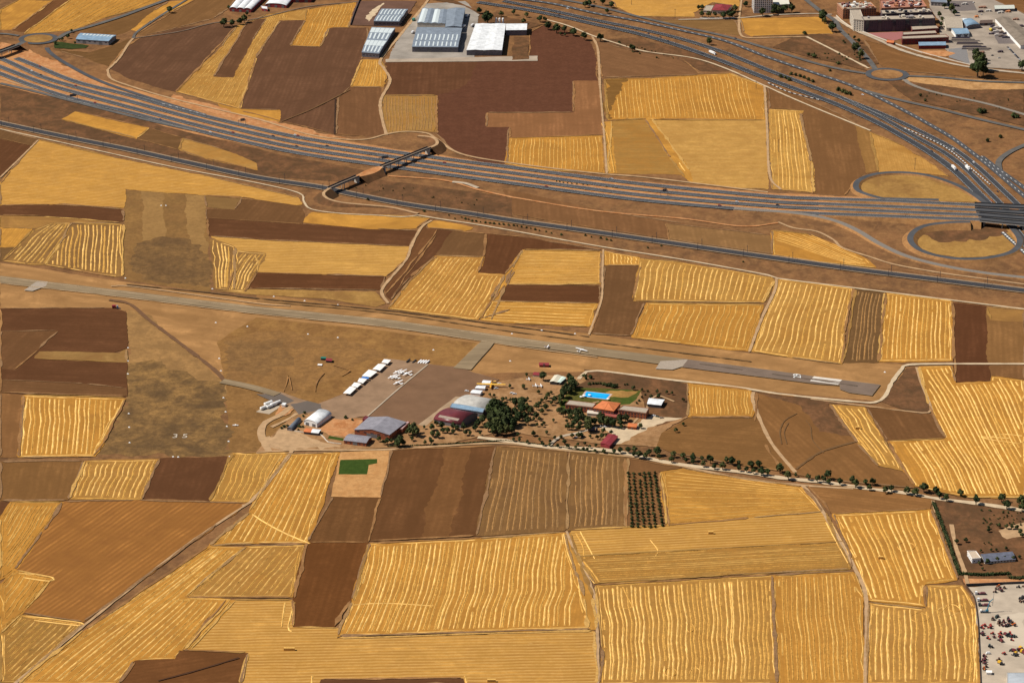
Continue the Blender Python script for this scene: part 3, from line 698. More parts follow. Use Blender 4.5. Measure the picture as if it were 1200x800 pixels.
# airfield compound ground
F([(300,530),(345,482),(500,497),(535,468),(585,447),(640,440),(806,450),(806,489),(775,508),(770,524),(700,520),(590,505),(520,522),(400,527),(340,528)], grassland('compound_ground', (.30,.185,.10),(.19,.115,.058),(.38,.255,.15),.03,.09))
F([(684,433),(720,437),(805,450),(806,488),(770,500),(756,482),(750,458),(668,455),(690,445)], M_scrub)
F([(306,520),(330,500),(360,512),(400,524),(330,527)], M_track, name='dirt', jit=3)
F([(372,500),(390,487),(425,493),(410,512),(385,510)], M_orange, jit=2)
F([(330,470),(350,472),(340,485),(322,490)], M_orange, jit=2)
F([(386,511),(403,514),(402,517),(384,514)], grassland('green_turf',(.035,.07,.018),(.045,.08,.02),(.03,.06,.015),.03,.1), name='turf', jit=.2)
F([(655,474),(668,455),(700,455),(752,458),(746,468),(738,474),(700,476),(660,480)], grassland('lawn',(.05,.085,.02),(.10,.095,.03),(.045,.07,.02),.04,.1), name='lawn', jit=.6)
F([(715,458),(748,459),(736,466),(712,466)], M_grassY, jit=2)
F([(700,500),(722,500),(742,503),(752,492),(762,488),(800,490),(770,498),(748,508),(728,520),(712,523),(722,512),(716,508)], M_trackpale, name='dirt', jit=2)
# apron
F([(300,455),(330,460),(360,470),(372,474),(402,462),(410,455),(452,421),(458,421),(540,431),(555,437),(585,445),(570,455),(540,466),(534,471),(512,489),(498,500),(455,490),(430,488),(400,492),(372,488),(345,480),(322,474)], plain('apron_asphalt', (.26,.165,.10), var=.25, scale=.05), name='apron')
F([(500,427),(540,431),(555,437),(585,445),(570,455),(540,466),(534,471),(512,489),(498,500),(455,490),(430,488)], plain('apron_dark', (.175,.098,.055), var=.14, scale=.05), name='apron', jit=.1)
F([(534,465),(545,466),(534,471),(512,489),(498,500),(490,498)], plain('apron_edge', (.36,.25,.155), var=.2, scale=.08), name='apron', jit=.3)
F([(340,474),(360,470),(376,474),(378,480),(350,486)], plain('apron_patch', (.13,.105,.088), var=.1, scale=.05), name='apron', jit=1)
F([(300,530-68),(330,462),(345,470),(336,474),(318,470)], plain('apron_patch', (.13,.105,.088), var=.1, scale=.05), name='apron', jit=.5)
# industrial estate ground
F([(1087,-2),(1160,-2),(1202,18),(1202,82),(1160,80),(1137,76),(1112,66),(1104,50),(1100,24),(1090,10)], plain('estate_concrete', (.32,.265,.21), var=.3, scale=.03), name='yard')
F([(1112,58),(1132,56),(1137,76),(1112,68)], plain('estate_tarmac', (.20,.19,.185), var=.1), name='yard', jit=.4)
F([(1075,60),(1108,60),(1120,63),(1108,67),(1090,66)], M_orange, jit=1)
F([(1110,2),(1140,2),(1145,13),(1113,14)], plain('estate_dark', (.16,.135,.125), var=.2), name='yard', jit=.4)
F([(1160,30),(1195,52),(1170,52)], plain('estate_dark', (.16,.135,.125), var=.2), name='yard', jit=.4)
F([(455,70),(474,34),(500,5),(545,2),(562,18),(556,40),(556,68)], plain('works_concrete', (.30,.265,.225), var=.25, scale=.04), name='yard')
F([(452,70),(630,66),(630,72),(452,73.5)], plain('works_path', (.36,.29,.22), var=.2, scale=.04), name='yard', jit=.3)
F([(602,44),(620,44),(620,70),(600,71)], M_scrub, jit=1)
F([(418,2),(488,2),(470,32),(410,30)], plain('works_dirt', (.13,.07,.048), var=.2, scale=.04), name='yard')
F([(428,22),(436,12),(450,4),(444,12),(436,22),(432,26)], M_trackpale, name='dirt', jit=1.5)
F([(505,0),(530,0),(560,14),(640,30),(700,47),(640,28),(621,34),(560,28),(562,18),(545,8)], M_scrub)
F([(960,40),(1010,48),(1030,75),(1010,80),(950,68),(905,56),(930,44)], M_scrub)
F([(985,75),(1012,80),(1035,92),(1068,118),(1130,132),(1200,148),(1200,105),(1140,106),(1060,96)], M_scrub)

# ------------------------------------------------------------------ tracks
T = lambda pts, w=4.5, m=M_track, **k: ribbon('dirt_track', pts, w, m, wj=.12, **k)
T([(293,588),(255,613),(200,652),(100,731),(14,803)], 4)
T([(343,526),(336,537),(310,570),(293,588),(284,592)], 5)
T([(300,530),(345,527),(400,527),(460,526),(520,522),(590,519),(660,527),(735,534),(800,546),(870,560),(940,568),(1000,572)], 5)
T([(315,528),(308,515),(306,504),(312,494),(330,485),(340,476)], 9)
T([(310,512),(322,520),(345,527)], 12)
T([(344,505),(365,515),(378,526)], 6)
T([(318,500),(335,492),(348,484)], 5)
T([(940,568),(955,585),(980,625),(1000,662),(1015,702),(1014,802)], 5)
T([(664,622),(671,640),(680,655),(697,700),(700,740),(701,802)], 3.5)
T([(453,158),(448,140),(446,118),(457,95),(450,80),(446,70),(470,40),(498,5),(504,-4)], 5.5)
T([(0,58+34),(40,104)], 3, M_track)
T([(126,82),(130,92),(150,100),(200,115),(300,139),(360,157),(400,163),(430,163),(453,157),(475,154),(500,156),(512,163),(540,180),(600,191),(700,203),(760,208),(900,225)], 5)
T([(126,82),(140,68),(150,52),(156,45)], 4.5)
T([(156,45),(160,38),(180,24),(205,8),(222,-2)], 5.5, M_asph)
T([(156,45),(210,37),(250,27),(300,22),(360,8),(420,2)], 4, plain('lane_grey', (.17,.12,.085)))
T([(703,100),(708,160),(711,203)], 3.5)
T([(694,43),(700,55),(702,75),(703,100)], 4.5)
T([(640,23),(665,30),(695,42),(720,50),(755,60),(812,68),(850,80),(895,100),(940,120),(1020,153)], 4.5, M_trackpale)
T([(896,101),(899,150),(902,205),(915,222)], 4)
T([(0,208),(45,164)], 3)
T([(866,23),(867,38),(874,44),(900,44),(945,43)], 5)
T([(945,43),(975,58),(1018,80)], 5, M_trackpale)
T([(795,23),(860,21.5),(900,18),(950,16),(975,17)], 5, M_conc)
T([(866,22),(869,0),(871,-5)], 4)
T([(978,20),(1000,34),(1030,47),(1060,60),(1100,71),(1140,79),(1202,86)], 9, M_conc)
T([(912,260),(930,267),(957,271),(977,281),(987,290),(1020,301),(1050,310),(1100,319),(1150,326),(1202,333)], 4.5)
T([(600,231),(700,247),(800,256),(870,265),(912,261)], 5, M_orange)
T([(455,206),(520,211),(560,222),(600,231)], 6, M_orange)
T([(0,151),(100,173),(200,195),(300,214),(350,226),(356,236),(365,245),(400,250),(440,252),(470,254),(490,252)], 3.2, M_trackpale)
T([(490,252),(520,257),(560,263),(600,270),(700,288),(800,304),(900,322),(912,326),(1000,337),(1120,352),(1202,362)], 4, M_trackpale)
T([(506,258),(494,266),(482,288),(476,304),(450,335),(448,345),(455,355)], 4.5)
T([(707,292),(706,320),(705,350),(696,375),(690,392)], 3)
T([(910,326),(908,340),(893,372),(878,412)], 4)
T([(1202,426),(1115,426),(1065,427),(1057,432),(1045,448),(1037,464),(1025,471),(1000,470),(920,462),(860,453),(780,444),(700,434),(684,438),(678,444)], 5.5, M_trackpale)
T([(1074,430),(1080,450),(1090,474),(1088,483),(1060,481),(1020,476),(950,467)], 3.5)
T([(883,459),(882,468),(890,490),(905,520),(932,553)], 5)
T([(1093,586),(1097,600)], 4)
T([(340,358),(300,355),(160,336),(130,335)], 3)
T([(740,497),(752,485),(758,478),(762,470),(770,463),(790,470)], 3)
T([(640,525),(655,512),(672,508),(700,500)], 5, M_conc)
T([(128,351),(152,356),(175,375),(215,405),(250,432),(262,445)], 6.5, plain('brown_track', (.15,.08,.042)))
T([(1115,614),(1120,640),(1130,668),(1134,684)], 5)
T([(702,470),(660,480)], 2)
T([(330,478),(338,474)], 2)
# avenue lane and its pale verge
T([(560,512),(600,517),(640,523),(700,526),(735,531),(780,541),(830,548),(880,554),(920,560),(960,564),(1010,571),(1060,577),(1100,584),(1150,590),(1202,598)], 9, M_trackpale)

# runway, taxiways
mbx = [(0,324),(50,330),(150,342),(300,360),(450,374.5),(600,395.5),(640,401),(800,421),(900,434),(960,442.5),(1032,451.5),(1022,464.5),(995,461),(984,457),(984,452.5),(955,450.5),(900,443.5),(800,431),(640,409.5),(600,405),(450,383),(300,367.5),(150,349),(50,337.5),(0,332)]
m1, uv1, _, _ = shape('runway', mbx, M_runway, nz('r'), ((0,328),(300,364)), jit=.15); tag(m1.build('runway', M_runway, uv=uv1), kind='structure')
m1, uv1, _, _ = shape('runway', [(800,421.2),(900,434.2),(960,442.7),(1031.5,451.7),(1021.5,464.2),(995,460.7),(984.5,457),(984.5,452.2),(955,450.2),(900,443.2),(800,431)], M_runway2, nz('r'), None, jit=.1); tag(m1.build('runway', M_runway2, uv=uv1), kind='structure')
for q in ([(28,341),(44,330),(56,331),(54,336),(38,342)], [(768,433),(774,424),(806,422),(800,430),(788,434)]):
    m1, uv1, _, _ = shape('runway_slab', q, M_conc, nz('r'), None, jit=.3); tag(m1.build('runway_slab', plain('runway_pale', (.34,.28,.22)), uv=uv1), kind='structure')
for q in ([(954,441.8),(987,445.8),(984.5,447.8),(951.5,443.8)], [(951.5,445),(984.5,449),(982,451.4),(949,447.2)]):
    m1, uv1, _, _ = shape('runway_marking', q, M_white, nz('r'), None, jit=0); tag(m1.build('runway_marking', plain('runway_paint', (.62,.57,.50)), uv=uv1), kind='structure')
m1, uv1, _, _ = shape('taxiway', [(559,405),(566,399),(580,401),(575,408),(552,434),(531,432)], M_runway, nz('r'), None, jit=.2); tag(m1.build('taxiway', M_runway, uv=uv1), kind='structure')
ribbon('taxiway', [(260,446),(285,451),(305,456),(325,462)], 12, M_runway, z=nz('r'))
ribbon('apron_joint', [(501,427),(465,457),(430,488)], 1.6, M_conc, z=nz('r'))

def text_mesh(txt, c, size, rz, name, mat, z, sy=1.0):
    cu = bpy.data.curves.new(name, 'FONT'); cu.body = txt; cu.size = size; cu.align_x = 'CENTER'; cu.align_y = 'CENTER'
    tmp = bpy.data.objects.new(name, cu); COL.objects.link(tmp)
    bpy.context.view_layer.update()
    me = bpy.data.meshes.new_from_object(tmp.evaluated_get(bpy.context.evaluated_depsgraph_get()))
    bpy.data.objects.remove(tmp)
    o = bpy.data.objects.new(name, me); COL.objects.link(o); me.materials.clear(); me.materials.append(mat)
    o.location = (c.x, c.y, z); o.rotation_euler = (0, 0, rz); o.scale = (1, sy, 1)
    return tag(o, kind='structure')
c_ = G(211, 511); text_mesh('3 5', c_, 13, 0, 'runway_number', plain('faded_paint', (.48,.42,.34)), gz(c_.x, c_.y)+.25, 1.1)
c_ = G(934.5, 441.8); text_mesh('29', c_, 12, R(90)-R(3), 'runway_number', M_white, 1.6, 1.0)

# ------------------------------------------------------------------ motorways and roads
EDGE = [(.82, .22, 0, 0), (-.82, .22, 0, 0)]
DASH = [(0, .7, 5, 8)]
def zr(x): return 1.3+6.5*min(1, max(0, (x-960)/170))
_k = [0.0]
def road(pts, w=11, m=None, marks=EDGE, name='motorway', **k):
    if name == 'road' and marks is EDGE or w <= 8 and marks is EDGE: marks = None
    return ribbon(name, pts, w, m or M_asphM, z=nz('r'), marks=marks, markmat=M_white, **k)
bands = {
 'A': [(19,68),(37,75),(87,95),(150,111),(225,132),(300,150),(360,162.5),(450,176),(540,188.5),(600,196),(750,215),(900,229.5),(960,232.5),(1040,235),(1100,238),(1143,240)],
 'B': [(-8,66),(7,71),(50,90),(100,105),(150,118),(225,138),(300,156.5),(360,168.7),(450,182),(540,194.6),(600,202.3),(750,221.5),(900,235.5),(960,238.5),(1040,241.8),(1100,244),(1145,246)],
 'C': [(-8,75),(0,78),(50,97),(100,111.5),(150,125),(225,145),(300,163),(360,175),(450,188),(540,200.6),(600,208.5),(750,228),(900,241),(960,244),(1040,247.4),(1100,250),(1148,251.6)],
 'D': [(-8,84),(0,86),(37,100),(87,116),(150,131),(225,151),(300,169),(360,181),(450,194),(540,206.5),(600,214.5),(750,234),(900,247),(960,250),(1040,253),(1100,255.5),(1150,257)]}
M_slope = M_verge
for kk, pp in bands.items():
    zb = nz('r')-1.3
    flat = [p for p in pp if p[0] <= 960]
    road(flat, 11)
    ribbon('motorway', [(x, y, zr(x)+zb) for x, y in pp if x >= 960], 11, M_asphM, skirt=M_slope, marks=EDGE, markmat=M_white)
road([(0,97.5),(37,106),(87,119),(150,135),(190,144.5),(230,153)], 7, M_asph)
road([(55,56),(57,60),(70,70),(100,87),(125,98),(150,106.5),(195,121),(240,134.5)], 7)
road([(190,121.3),(215,127.8),(240,134.3)], 6, M_asphM, DASH)
# roundabout left
def ring(name, cx, cy, rx_px, w, m, isl):
    c = G(cx, cy); r = rx_px/ppm(cy)
    mb = MB(); n = 48; z = nz('r')
    for k in range(n):
        a = 2*math.pi*k/n
        for q in (r-w, r): mb.v.append((c.x+q*math.cos(a), c.y+q*math.sin(a), z))
    for k in range(n):
        i = 2*k; j = 2*((k+1) % n); mb.f.append((i, i+1, j+1, j)); mb.m.append(0)
    tag(mb.build(name, m, uv=[(0, 0)]*len(mb.v)), kind='structure'); reg([(c.x+r*math.cos(6.283*k/n), c.y+r*math.sin(6.283*k/n)) for k in range(n)], z)
    mb = MB(); P = [(c.x+(r-w-.3)*math.cos(6.283*k/n), c.y+(r-w-.3)*math.sin(6.283*k/n)) for k in range(n)]
    mb.prism([(x, y, 0) for x, y in P], [(x, y, z+.2) for x, y in P]); tag(mb.build('roundabout_island', isl), kind='structure')
    reg(P, z+.2); return c, r
ring('roundabout', 45, 46.3, 23, 8, M_asphM, M_grassY)
ring('roundabout', 1039.5, 88, 25.5, 8.5, M_asphM, M_verge)
road([(68,45),(80,38),(105,31),(140,20),(170,9),(200,-2)], 8, M_asph, name='road')
road([(22,42),(10,40),(-8,39)], 6, M_asph, name='road')
road([(26,50),(14,56,),], 8, M_asphM, name='road') if False else None
# diagonal motorway
road([(560,2.5),(620,12),(660,20),(700,29),(750,40),(800,55),(850,73),(899,92),(975,120),(1025,142),(1060,161),(1093,181),(1120,201),(1140,220),(1156,236),(1180,258),(1198,280),(1210,296)], 12.5, M_asphB)
road([(590,1),(640,11),(700,24),(750,34),(800,46),(850,62),(899,81.7),(940,97),(985,114)], 11, M_asphB)
road([(985,114),(1030,136),(1071,159),(1107,179),(1133,199),(1153,219),(1172,238),(1196,262),(1210,276)], 9.5, M_asphB)
road([(985,114),(1040,136),(1089,159),(1120,176),(1144,194),(1168,216),(1191,238),(1210,258)], 9.5, M_asphB)
road([(560,-6),(640,3),(700,16),(750,25),(800,36),(850,48),(899,66.7),(950,84),(1000,101),(1050,124.5),(1107,156),(1133,174),(1160,195),(1187,218),(1212,240)], 8, M_asphM, DASH)
road([(640,-4),(700,7.5),(750,20),(800,31.7),(850,42.5),(899,56.7),(950,72.5),(985,81),(1014,86)], 7.5, M_asph)
road([(1000,102.5),(1050,116),(1100,127.5),(1150,140),(1210,154)], 8, M_asph)
road([(1064,89),(1100,90.5),(1150,95),(1210,97)], 7, M_asph, name='road')
road([(1060,93),(1068,99),(1095,108),(1150,120),(1180,128),(1210,137)], 7, plain('road_pale',(.22,.19,.155)), name='road')
road([(1026,81.5),(1018,70),(1000,50),(985,35),(978,24),(960,12),(940,-4)], 8, M_asph, name='road')
road([(1171,199),(1171,188),(1185,177),(1210,166)], 8, M_asph, name='road')
road([(1150,183),(1171,199),(1212,228)], 8, M_asphM, DASH)
# dashed gore paint
road([(1060,150),(1107,172),(1140,199),(1160,216)], 2.2, M_asphB, [(0, 1.6, 4, 4)])
road([(900,97),(925,108),(960,117)], 2.2, M_asphB, [(0, 1.4, 5, 5)])
# loops
road([(1155,238,1.7),(1140,227,1.7),(1120,216,1.8),(1090,206,1.9),(1060,202,2),(1030,203,2.1),(1010,209,2.2),(1003,216,2.4),(1007,224,2.8),(1030,231.5,3.8),(1045,232.7,4.4),(1100,234,6.2)], 7.5, M_asphM, skirt=M_slope)
road([(1187,268,1.7),(1195,280,1.7),(1192,290,1.8),(1180,297,1.9),(1155,302,2),(1125,303,2.2),(1097,299,2.6),(1077,292,3.2),(1067,282,3.8),(1070,272,4.6),(1085,264,5.4),(1112,260.5,6.2),(1137,259.8,7.0)], 7.5, M_asphM, skirt=M_slope)
road([(860,244),(915,248,1.6),(950,252,2.4),(980,259,2.6),(1005,270,2.2),(1030,285,1.8),(1060,299,1.7),(1100,310,1.6),(1150,319),(1210,326)], 8, plain('road_worn',(.20,.175,.15)), EDGE, skirt=M_slope)
road([(1175,272),(1190,286),(1205,300)], 6, M_asphM, [(0, 2.2, 4, 3)])
# old road stub
road([(530,213),(545,214.5),(560,220)], 6, M_conc, None, name='road')
# railway
rail_pts = [(-8,141.5),(0,144),(75,160),(150,175),(225,191.5),(300,207.5),(375,219),(412,227),(475,239),(550,250),(600,258),(700,272),(800,286.5),(900,301),(1000,315),(1100,327.5),(1200,340),(1212,341.5)]
ribbon('railway_verge', rail_pts, 17, plain('cess', (.30,.215,.14), var=.2, scale=.2), z=nz('r'))
_, RL, RN = ribbon('railway', rail_pts, 11.5, plain('ballast', (.050,.050,.056), var=.2, scale=.3), z=nz('r')+.25,
    marks=[(f, .16, 0, 0) for f in (-.52,-.27,.27,.52)], markmat=plain('rail_steel', (.12,.11,.10), rough=.5))

# loose lines of straw and wheel marks
def straw(pts, w=1.6, m=None): 
    W_ = [tuple(G(x, y, 0)) for x, y in pts]; L = smooth_line(W_, 4.5)[:, :2]; R_ = Rows(); R_.add(L, w, .3, .50+nz('t')*.05); mb = MB(); mb.v = R_.v; mb.f = R_.f+R_.g; mb.m = [0]*len(R_.f)+[1]*len(R_.g)
    tag(mb.build('straw_line', [m or M_row, SCAT[M_row.name]], uv=[(p[0], p[1]) for p in R_.v]), kind='structure')
def ell(cx, cy, rx, ry, a0=0, a1=6.28, n=12): return [(cx+rx*math.cos(a0+(a1-a0)*k/n), cy+ry*math.sin(a0+(a1-a0)*k/n)) for k in range(n+1)]
straw([(296,603),(310,612),(330,623),(348,631),(363,637)], 2.2)
for q in ((1062,641,10,5),(1078,724,11,5),(786,788,7,5),(809,736,4,5),(1120,712,9,5),(935,560,1,1)): 
    if q[2] > 2: straw(ell(*q), .6, M_row2)
straw([(808,790),(812,783),(820,785),(818,800)], 1.2); straw([(1185,514),(1150,512),(1165,516),(1195,520)], 1.6); straw([(1160,512),(1175,509),(1198,511)], 1.6); straw([(1165,520),(1180,521),(1200,519)], 1.6)
straw([(730,688),(737,703),(741,710),(736,713),(727,712)], 1.1); straw([(762,633),(771,645),(768,652),(760,655)], 1.0)
straw([(412,709),(450,707),(508,710)], 1.6)
F([(415,712),(470,709),(512,712),(470,717)], Y(.9,c=(.42,.21,.05)), uvdir=((415,712),(510,712)), z=.52)
straw([(675,625),(683,640),(685,655)], 1.4); straw([(680,623),(688,638),(697,655)], 1.4); straw([(678,660),(688,672),(697,684)], 1.6); straw([(684,658),(694,670),(702,682)], 1.4)
straw([(968,612),(980,635),(994,660)], 1.6); straw([(974,612),(986,634),(998,655)], 1.4)
straw([(705,145),(712,160),(716,180),(720,203)], 1.4)
straw([(1108,690),(1112,705),(1105,716),(1098,720)], 1.2); straw([(1095,716),(1115,708),(1126,716),(1112,722)], 1.2)
straw([(22,672),(40,673),(62,677),(58,681),(28,677)], 1.8); straw([(30,722),(60,725),(95,730),(92,733),(40,727)], 1.6)
straw([(200,704),(240,702),(270,703)], 2.0); straw([(270,706),(262,718),(250,730),(222,760)], 1.6); straw([(345,706),(338,735),(342,740)], 1.6); straw([(334,706),(330,735)], 1.4)
straw([(290,770),(287,785),(284,800)], 1.4); straw([(366,792),(365,802)], 1.6); straw([(545,792),(547,802)], 1.6)
wt = plain('wheel_marks', (.15,.082,.036))
ribbon('wheel_track', [(933,549),(945,540),(960,530),(980,523),(1003,517)], 3, wt, wj=.2)
ribbon('wheel_track', [(916,520),(914,505),(920,492),(934,484)], 1.2, wt, wj=.2); ribbon('wheel_track', [(922,520),(919,506),(924,495)], 1.0, wt, wj=.2)
ribbon('wheel_track', [(944,492),(950,500),(952,515),(965,530)], 1.2, wt, wj=.2)
ribbon('wheel_track', [(330,142),(360,130),(385,118),(410,105)], 2, wt, wj=.2)
ribbon('wheel_track', [(185,797),(230,785),(280,770)], 2, plain('wheel_marks2', (.07,.033,.018)), wj=.2)
ribbon('wheel_track', [(26,183-35),(60,152)], 1, wt)
ribbon('dirt_track', [(393,116),(392,157)], 2.5, plain('ditch', (.05,.028,.018)), wj=.2)
ribbon('dirt_track', [(300,352),(450,366),(600,388),(760,408),(880,423)], 2.5, plain('ditch_pale', (.17,.10,.045)), wj=.3)
ribbon('dirt_track', [(148,333),(250,343),(300,349),(450,363),(570,378),(690,394)], 3, plain('ditch2', (.12,.07,.036)), wj=.4)
ribbon('dirt_track', [(664,440),(700,440)], 1, wt)
ribbon('dirt_track', [(332,458),(336,448),(338,440),(342,456)], 1.6, M_verge, wj=.4); ribbon('dirt_track', [(369,458),(372,446),(380,436)], 1.6, M_verge, wj=.4); ribbon('dirt_track', [(390,427),(405,432),(410,434),(400,440)], 1.6, M_verge, wj=.4)

tm = plain('tyre_marks', (.115,.085,.062))
for q in ([(905,438),(945,443.5),(985,449)], [(960,445.5),(1005,452)], [(820,426),(870,433)]): ribbon('tyre_mark', q, 2.2, tm, z=nz('r'), wj=.4)
ribbon('runway_edge', [(0,331.6),(50,337),(150,348.6),(300,367.2),(450,382.6),(600,404.6),(700,418)], 1.5, plain('worn_edge', (.40,.29,.175)), z=nz('r'), wj=.3)
ribbon('runway_edge', [(0,324.6),(50,330.6),(150,342.7),(300,360.6),(450,375),(600,396),(700,409)], 1.5, plain('worn_edge', (.40,.29,.175)), z=nz('r'), wj=.3)

# ================================================================== THINGS
ORD = ['first','second','third','fourth','fifth','sixth','seventh','eighth','ninth','tenth','eleventh','twelfth','thirteenth','fourteenth','fifteenth','sixteenth','seventeenth','eighteenth','nineteenth','twentieth']
def ordn(k): return ORD[k] if k < len(ORD) else ('twenty-'+ORD[k-20] if k < 29 else ['thirtieth','thirty-first','thirty-second','thirty-third','thirty-fourth'][min(4, k-29)])
def shift(mb, loc):
    mb.v = [(x-loc[0], y-loc[1], z-loc[2]) for x, y, z in mb.v]; return mb

C_brick = plain('brick', (.30, .095, .048), var=.18, scale=.4)
C_grey = plain('grey_wall', (.30, .27, .26), var=.08, scale=.2)
C_dgrey = plain('dark_grey_wall', (.17, .155, .17), var=.1, scale=.2)
C_white = plain('white_wall', (.78, .77, .74), var=.06, scale=.2)
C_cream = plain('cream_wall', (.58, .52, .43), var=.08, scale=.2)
C_glass = plain('glass', (.03, .04, .055), rough=.15, var=.2, spec=.6)
C_door = plain('door_metal', (.16, .15, .15), rough=.5, var=.1)
C_roofw = ribbed('white_sheet', (.74, .76, .77), pitch=2.5, depth=.12)
C_roofg = ribbed('grey_sheet', (.21, .25, .30), pitch=2.0, depth=.2)
C_roofb = ribbed('blue_sheet', (.22, .33, .44), pitch=2.0, depth=.2)
C_roofl = ribbed('lilac_sheet', (.26, .25, .28), pitch=2.0, depth=.25)
C_sky = plain('skylight', (.56, .62, .63), rough=.4, var=.08)
C_tile = ribbed('clay_tile', (.62, .19, .065), pitch=.8, depth=.3)
C_maroon = ribbed('maroon_sheet', (.15, .032, .036), pitch=2.0, depth=.3, rough=.38)
C_redsh = ribbed('red_sheet', (.26, .035, .04), pitch=2.0, depth=.3)
C_gravel = plain('gravel_roof', (.38, .32, .25), var=.15, scale=.3)
C_steel = plain('steel', (.25, .25, .26), rough=.45, metal=.6)
C_darkmetal = plain('dark_metal', (.06, .06, .065), rough=.5)
C_tyre = plain('tyre', (.02, .02, .02))
C_concr = plain('bridge_concrete', (.46, .43, .38), var=.12, scale=.3)

def building(name, label, cat, q, h, roof='flat', rise=0.0, wall=C_grey, roofm=C_roofg, group=None, n=1, sky=None, win=None, doors=0, doorw=5, doorh=4, base_px=False, eave=.4, rects=(), winm=None):
    """q: photo corners of the eaves, front-left, front-right, back-right, back-left"""
    g = 0.0
    P = [G(x, y, 0 if base_px else h+g) for x, y in q]
    cx = sum(p.x for p in P)/4; cy = sum(p.y for p in P)/4
    g = min(gz(p.x, p.y) for p in P)
    loc = Vector((cx, cy, g)); P = [Vector((p.x-cx, p.y-cy, 0)) for p in P]
    t = tag(empty(name, loc), label, cat, group)
    U = (P[1]-P[0]).length; V = (P[3]-P[0]).length
    def prof(x): return math.sqrt(max(0, 1-(2*x-1)**2))
    def rz(s, tt):
        s = min(1, max(0, s)); tt = min(1, max(0, tt))
        if roof == 'gable_u': f = (tt*n) % 1 if tt < 1 else 0; return h+rise*(1-abs(2*f-1)) if tt < 1 else h
        if roof == 'gable_v': f = (s*n) % 1 if s < 1 else 0; return h+rise*(1-abs(2*f-1)) if s < 1 else h
        if roof == 'arch_u': f = (tt*n) % 1 if tt < 1 else 0; return h+rise*prof(f)
        if roof == 'arch_v': f = (s*n) % 1 if s < 1 else 0; return h+rise*prof(f)
        if roof == 'hip': return h+rise*min(1, 2*min(s*U, (1-s)*U, tt*V, (1-tt)*V)/min(U, V))
        return h
    def at(s, tt, dz=0.0, z=None):
        p = P[0]*(1-s)*(1-tt)+P[1]*s*(1-tt)+P[2]*s*tt+P[3]*(1-s)*tt
        return (p.x, p.y, (rz(s, tt) if z is None else z)+dz)
    def vals(kind, axis):
        if kind == 'flat': return [0, 1]
        if kind == 'hip':
            m = min(U, V)/2/(U if axis == 's' else V); return sorted(set([0, round(min(.5, m), 5), round(max(.5, 1-m), 5), 1]))
        if kind[-1] == ('u' if axis == 't' else 'v'):
            if kind.startswith('gable'):
                r = []
                for k in range(n): r += [k/n, (k+.5)/n]
                return r+[1]
            r = []
            for k in range(n): r += [(k+.5*(1-math.cos(math.pi*j/10)))/n for j in range(10)]
            return r+[1]
        return [0, 1]
    S = vals(roof, 's'); TT = vals(roof, 't')
    # walls
    w = MB()
    loop = [(s, 0) for s in S]+[(1, x) for x in TT[1:]]+[(s, 1) for s in S[::-1][1:]]+[(0, x) for x in TT[::-1][1:-1]]
    for k in range(len(loop)):
        a = loop[k]; b = loop[(k+1) % len(loop)]
        w.quad(at(*a, z=0), at(*b, z=0), at(*b, dz=-.05), at(*a, dz=-.05))
    w.poly([at(*a, z=.0) for a in loop][::-1])
    w.build('wall', wall, t)
    # roof: a skin with thickness
    r = MB(); uv = []; e_s = eave/U; e_t = eave/V
    def ex(x, e): return -e if x == 0 else (1+e if x == 1 else x)
    idx = {}
    for dz, lay in ((.12, 0), (-.22, 1)):
        for i, s in enumerate(S):
            for j, x in enumerate(TT):
                p = P[0]*(1-ex(s, e_s))*(1-ex(x, e_t))+P[1]*ex(s, e_s)*(1-ex(x, e_t))+P[2]*ex(s, e_s)*ex(x, e_t)+P[3]*(1-ex(s, e_s))*ex(x, e_t)
                idx[(lay, i, j)] = len(r.v); r.v.append((p.x, p.y, rz(s, x)+dz)); uv.append((s*U, x*V))
    ni, nj = len(S), len(TT)
    for i in range(ni-1):
        for j in range(nj-1):
            r.f.append((idx[0, i, j], idx[0, i+1, j], idx[0, i+1, j+1], idx[0, i, j+1])); r.m.append(0)
            r.f.append((idx[1, i, j+1], idx[1, i+1, j+1], idx[1, i+1, j], idx[1, i, j])); r.m.append(0)
    for i in range(ni-1):
        r.f.append((idx[1, i, 0], idx[1, i+1, 0], idx[0, i+1, 0], idx[0, i, 0])); r.m.append(0)
        r.f.append((idx[0, i, nj-1], idx[0, i+1, nj-1], idx[1, i+1, nj-1], idx[1, i, nj-1])); r.m.append(0)
    for j in range(nj-1):
        r.f.append((idx[0, 0, j], idx[0, 0, j+1], idx[1, 0, j+1], idx[1, 0, j])); r.m.append(0)
        r.f.append((idx[1, ni-1, j], idx[1, ni-1, j+1], idx[0, ni-1, j+1], idx[0, ni-1, j])); r.m.append(0)
    ro = r.build('roof', roofm, t, smooth=roof.startswith('arch'), uv=uv)
    # flat-roof parapet
    if roof == 'flat' and rise:
        pb = MB()
        for a, b in (((0,0),(1,0)),((1,0),(1,1)),((1,1),(0,1)),((0,1),(0,0))):
            A = Vector(at(*a, z=h+.1)); B = Vector(at(*b, z=h+.1)); d = (B-A); L = d.length; c = (A+B)/2
            pb.box((c.x, c.y, h+.12+rise/2), (L+.3, .35, rise), math.atan2(d.y, d.x))
        pb.build('parapet', wall, t)
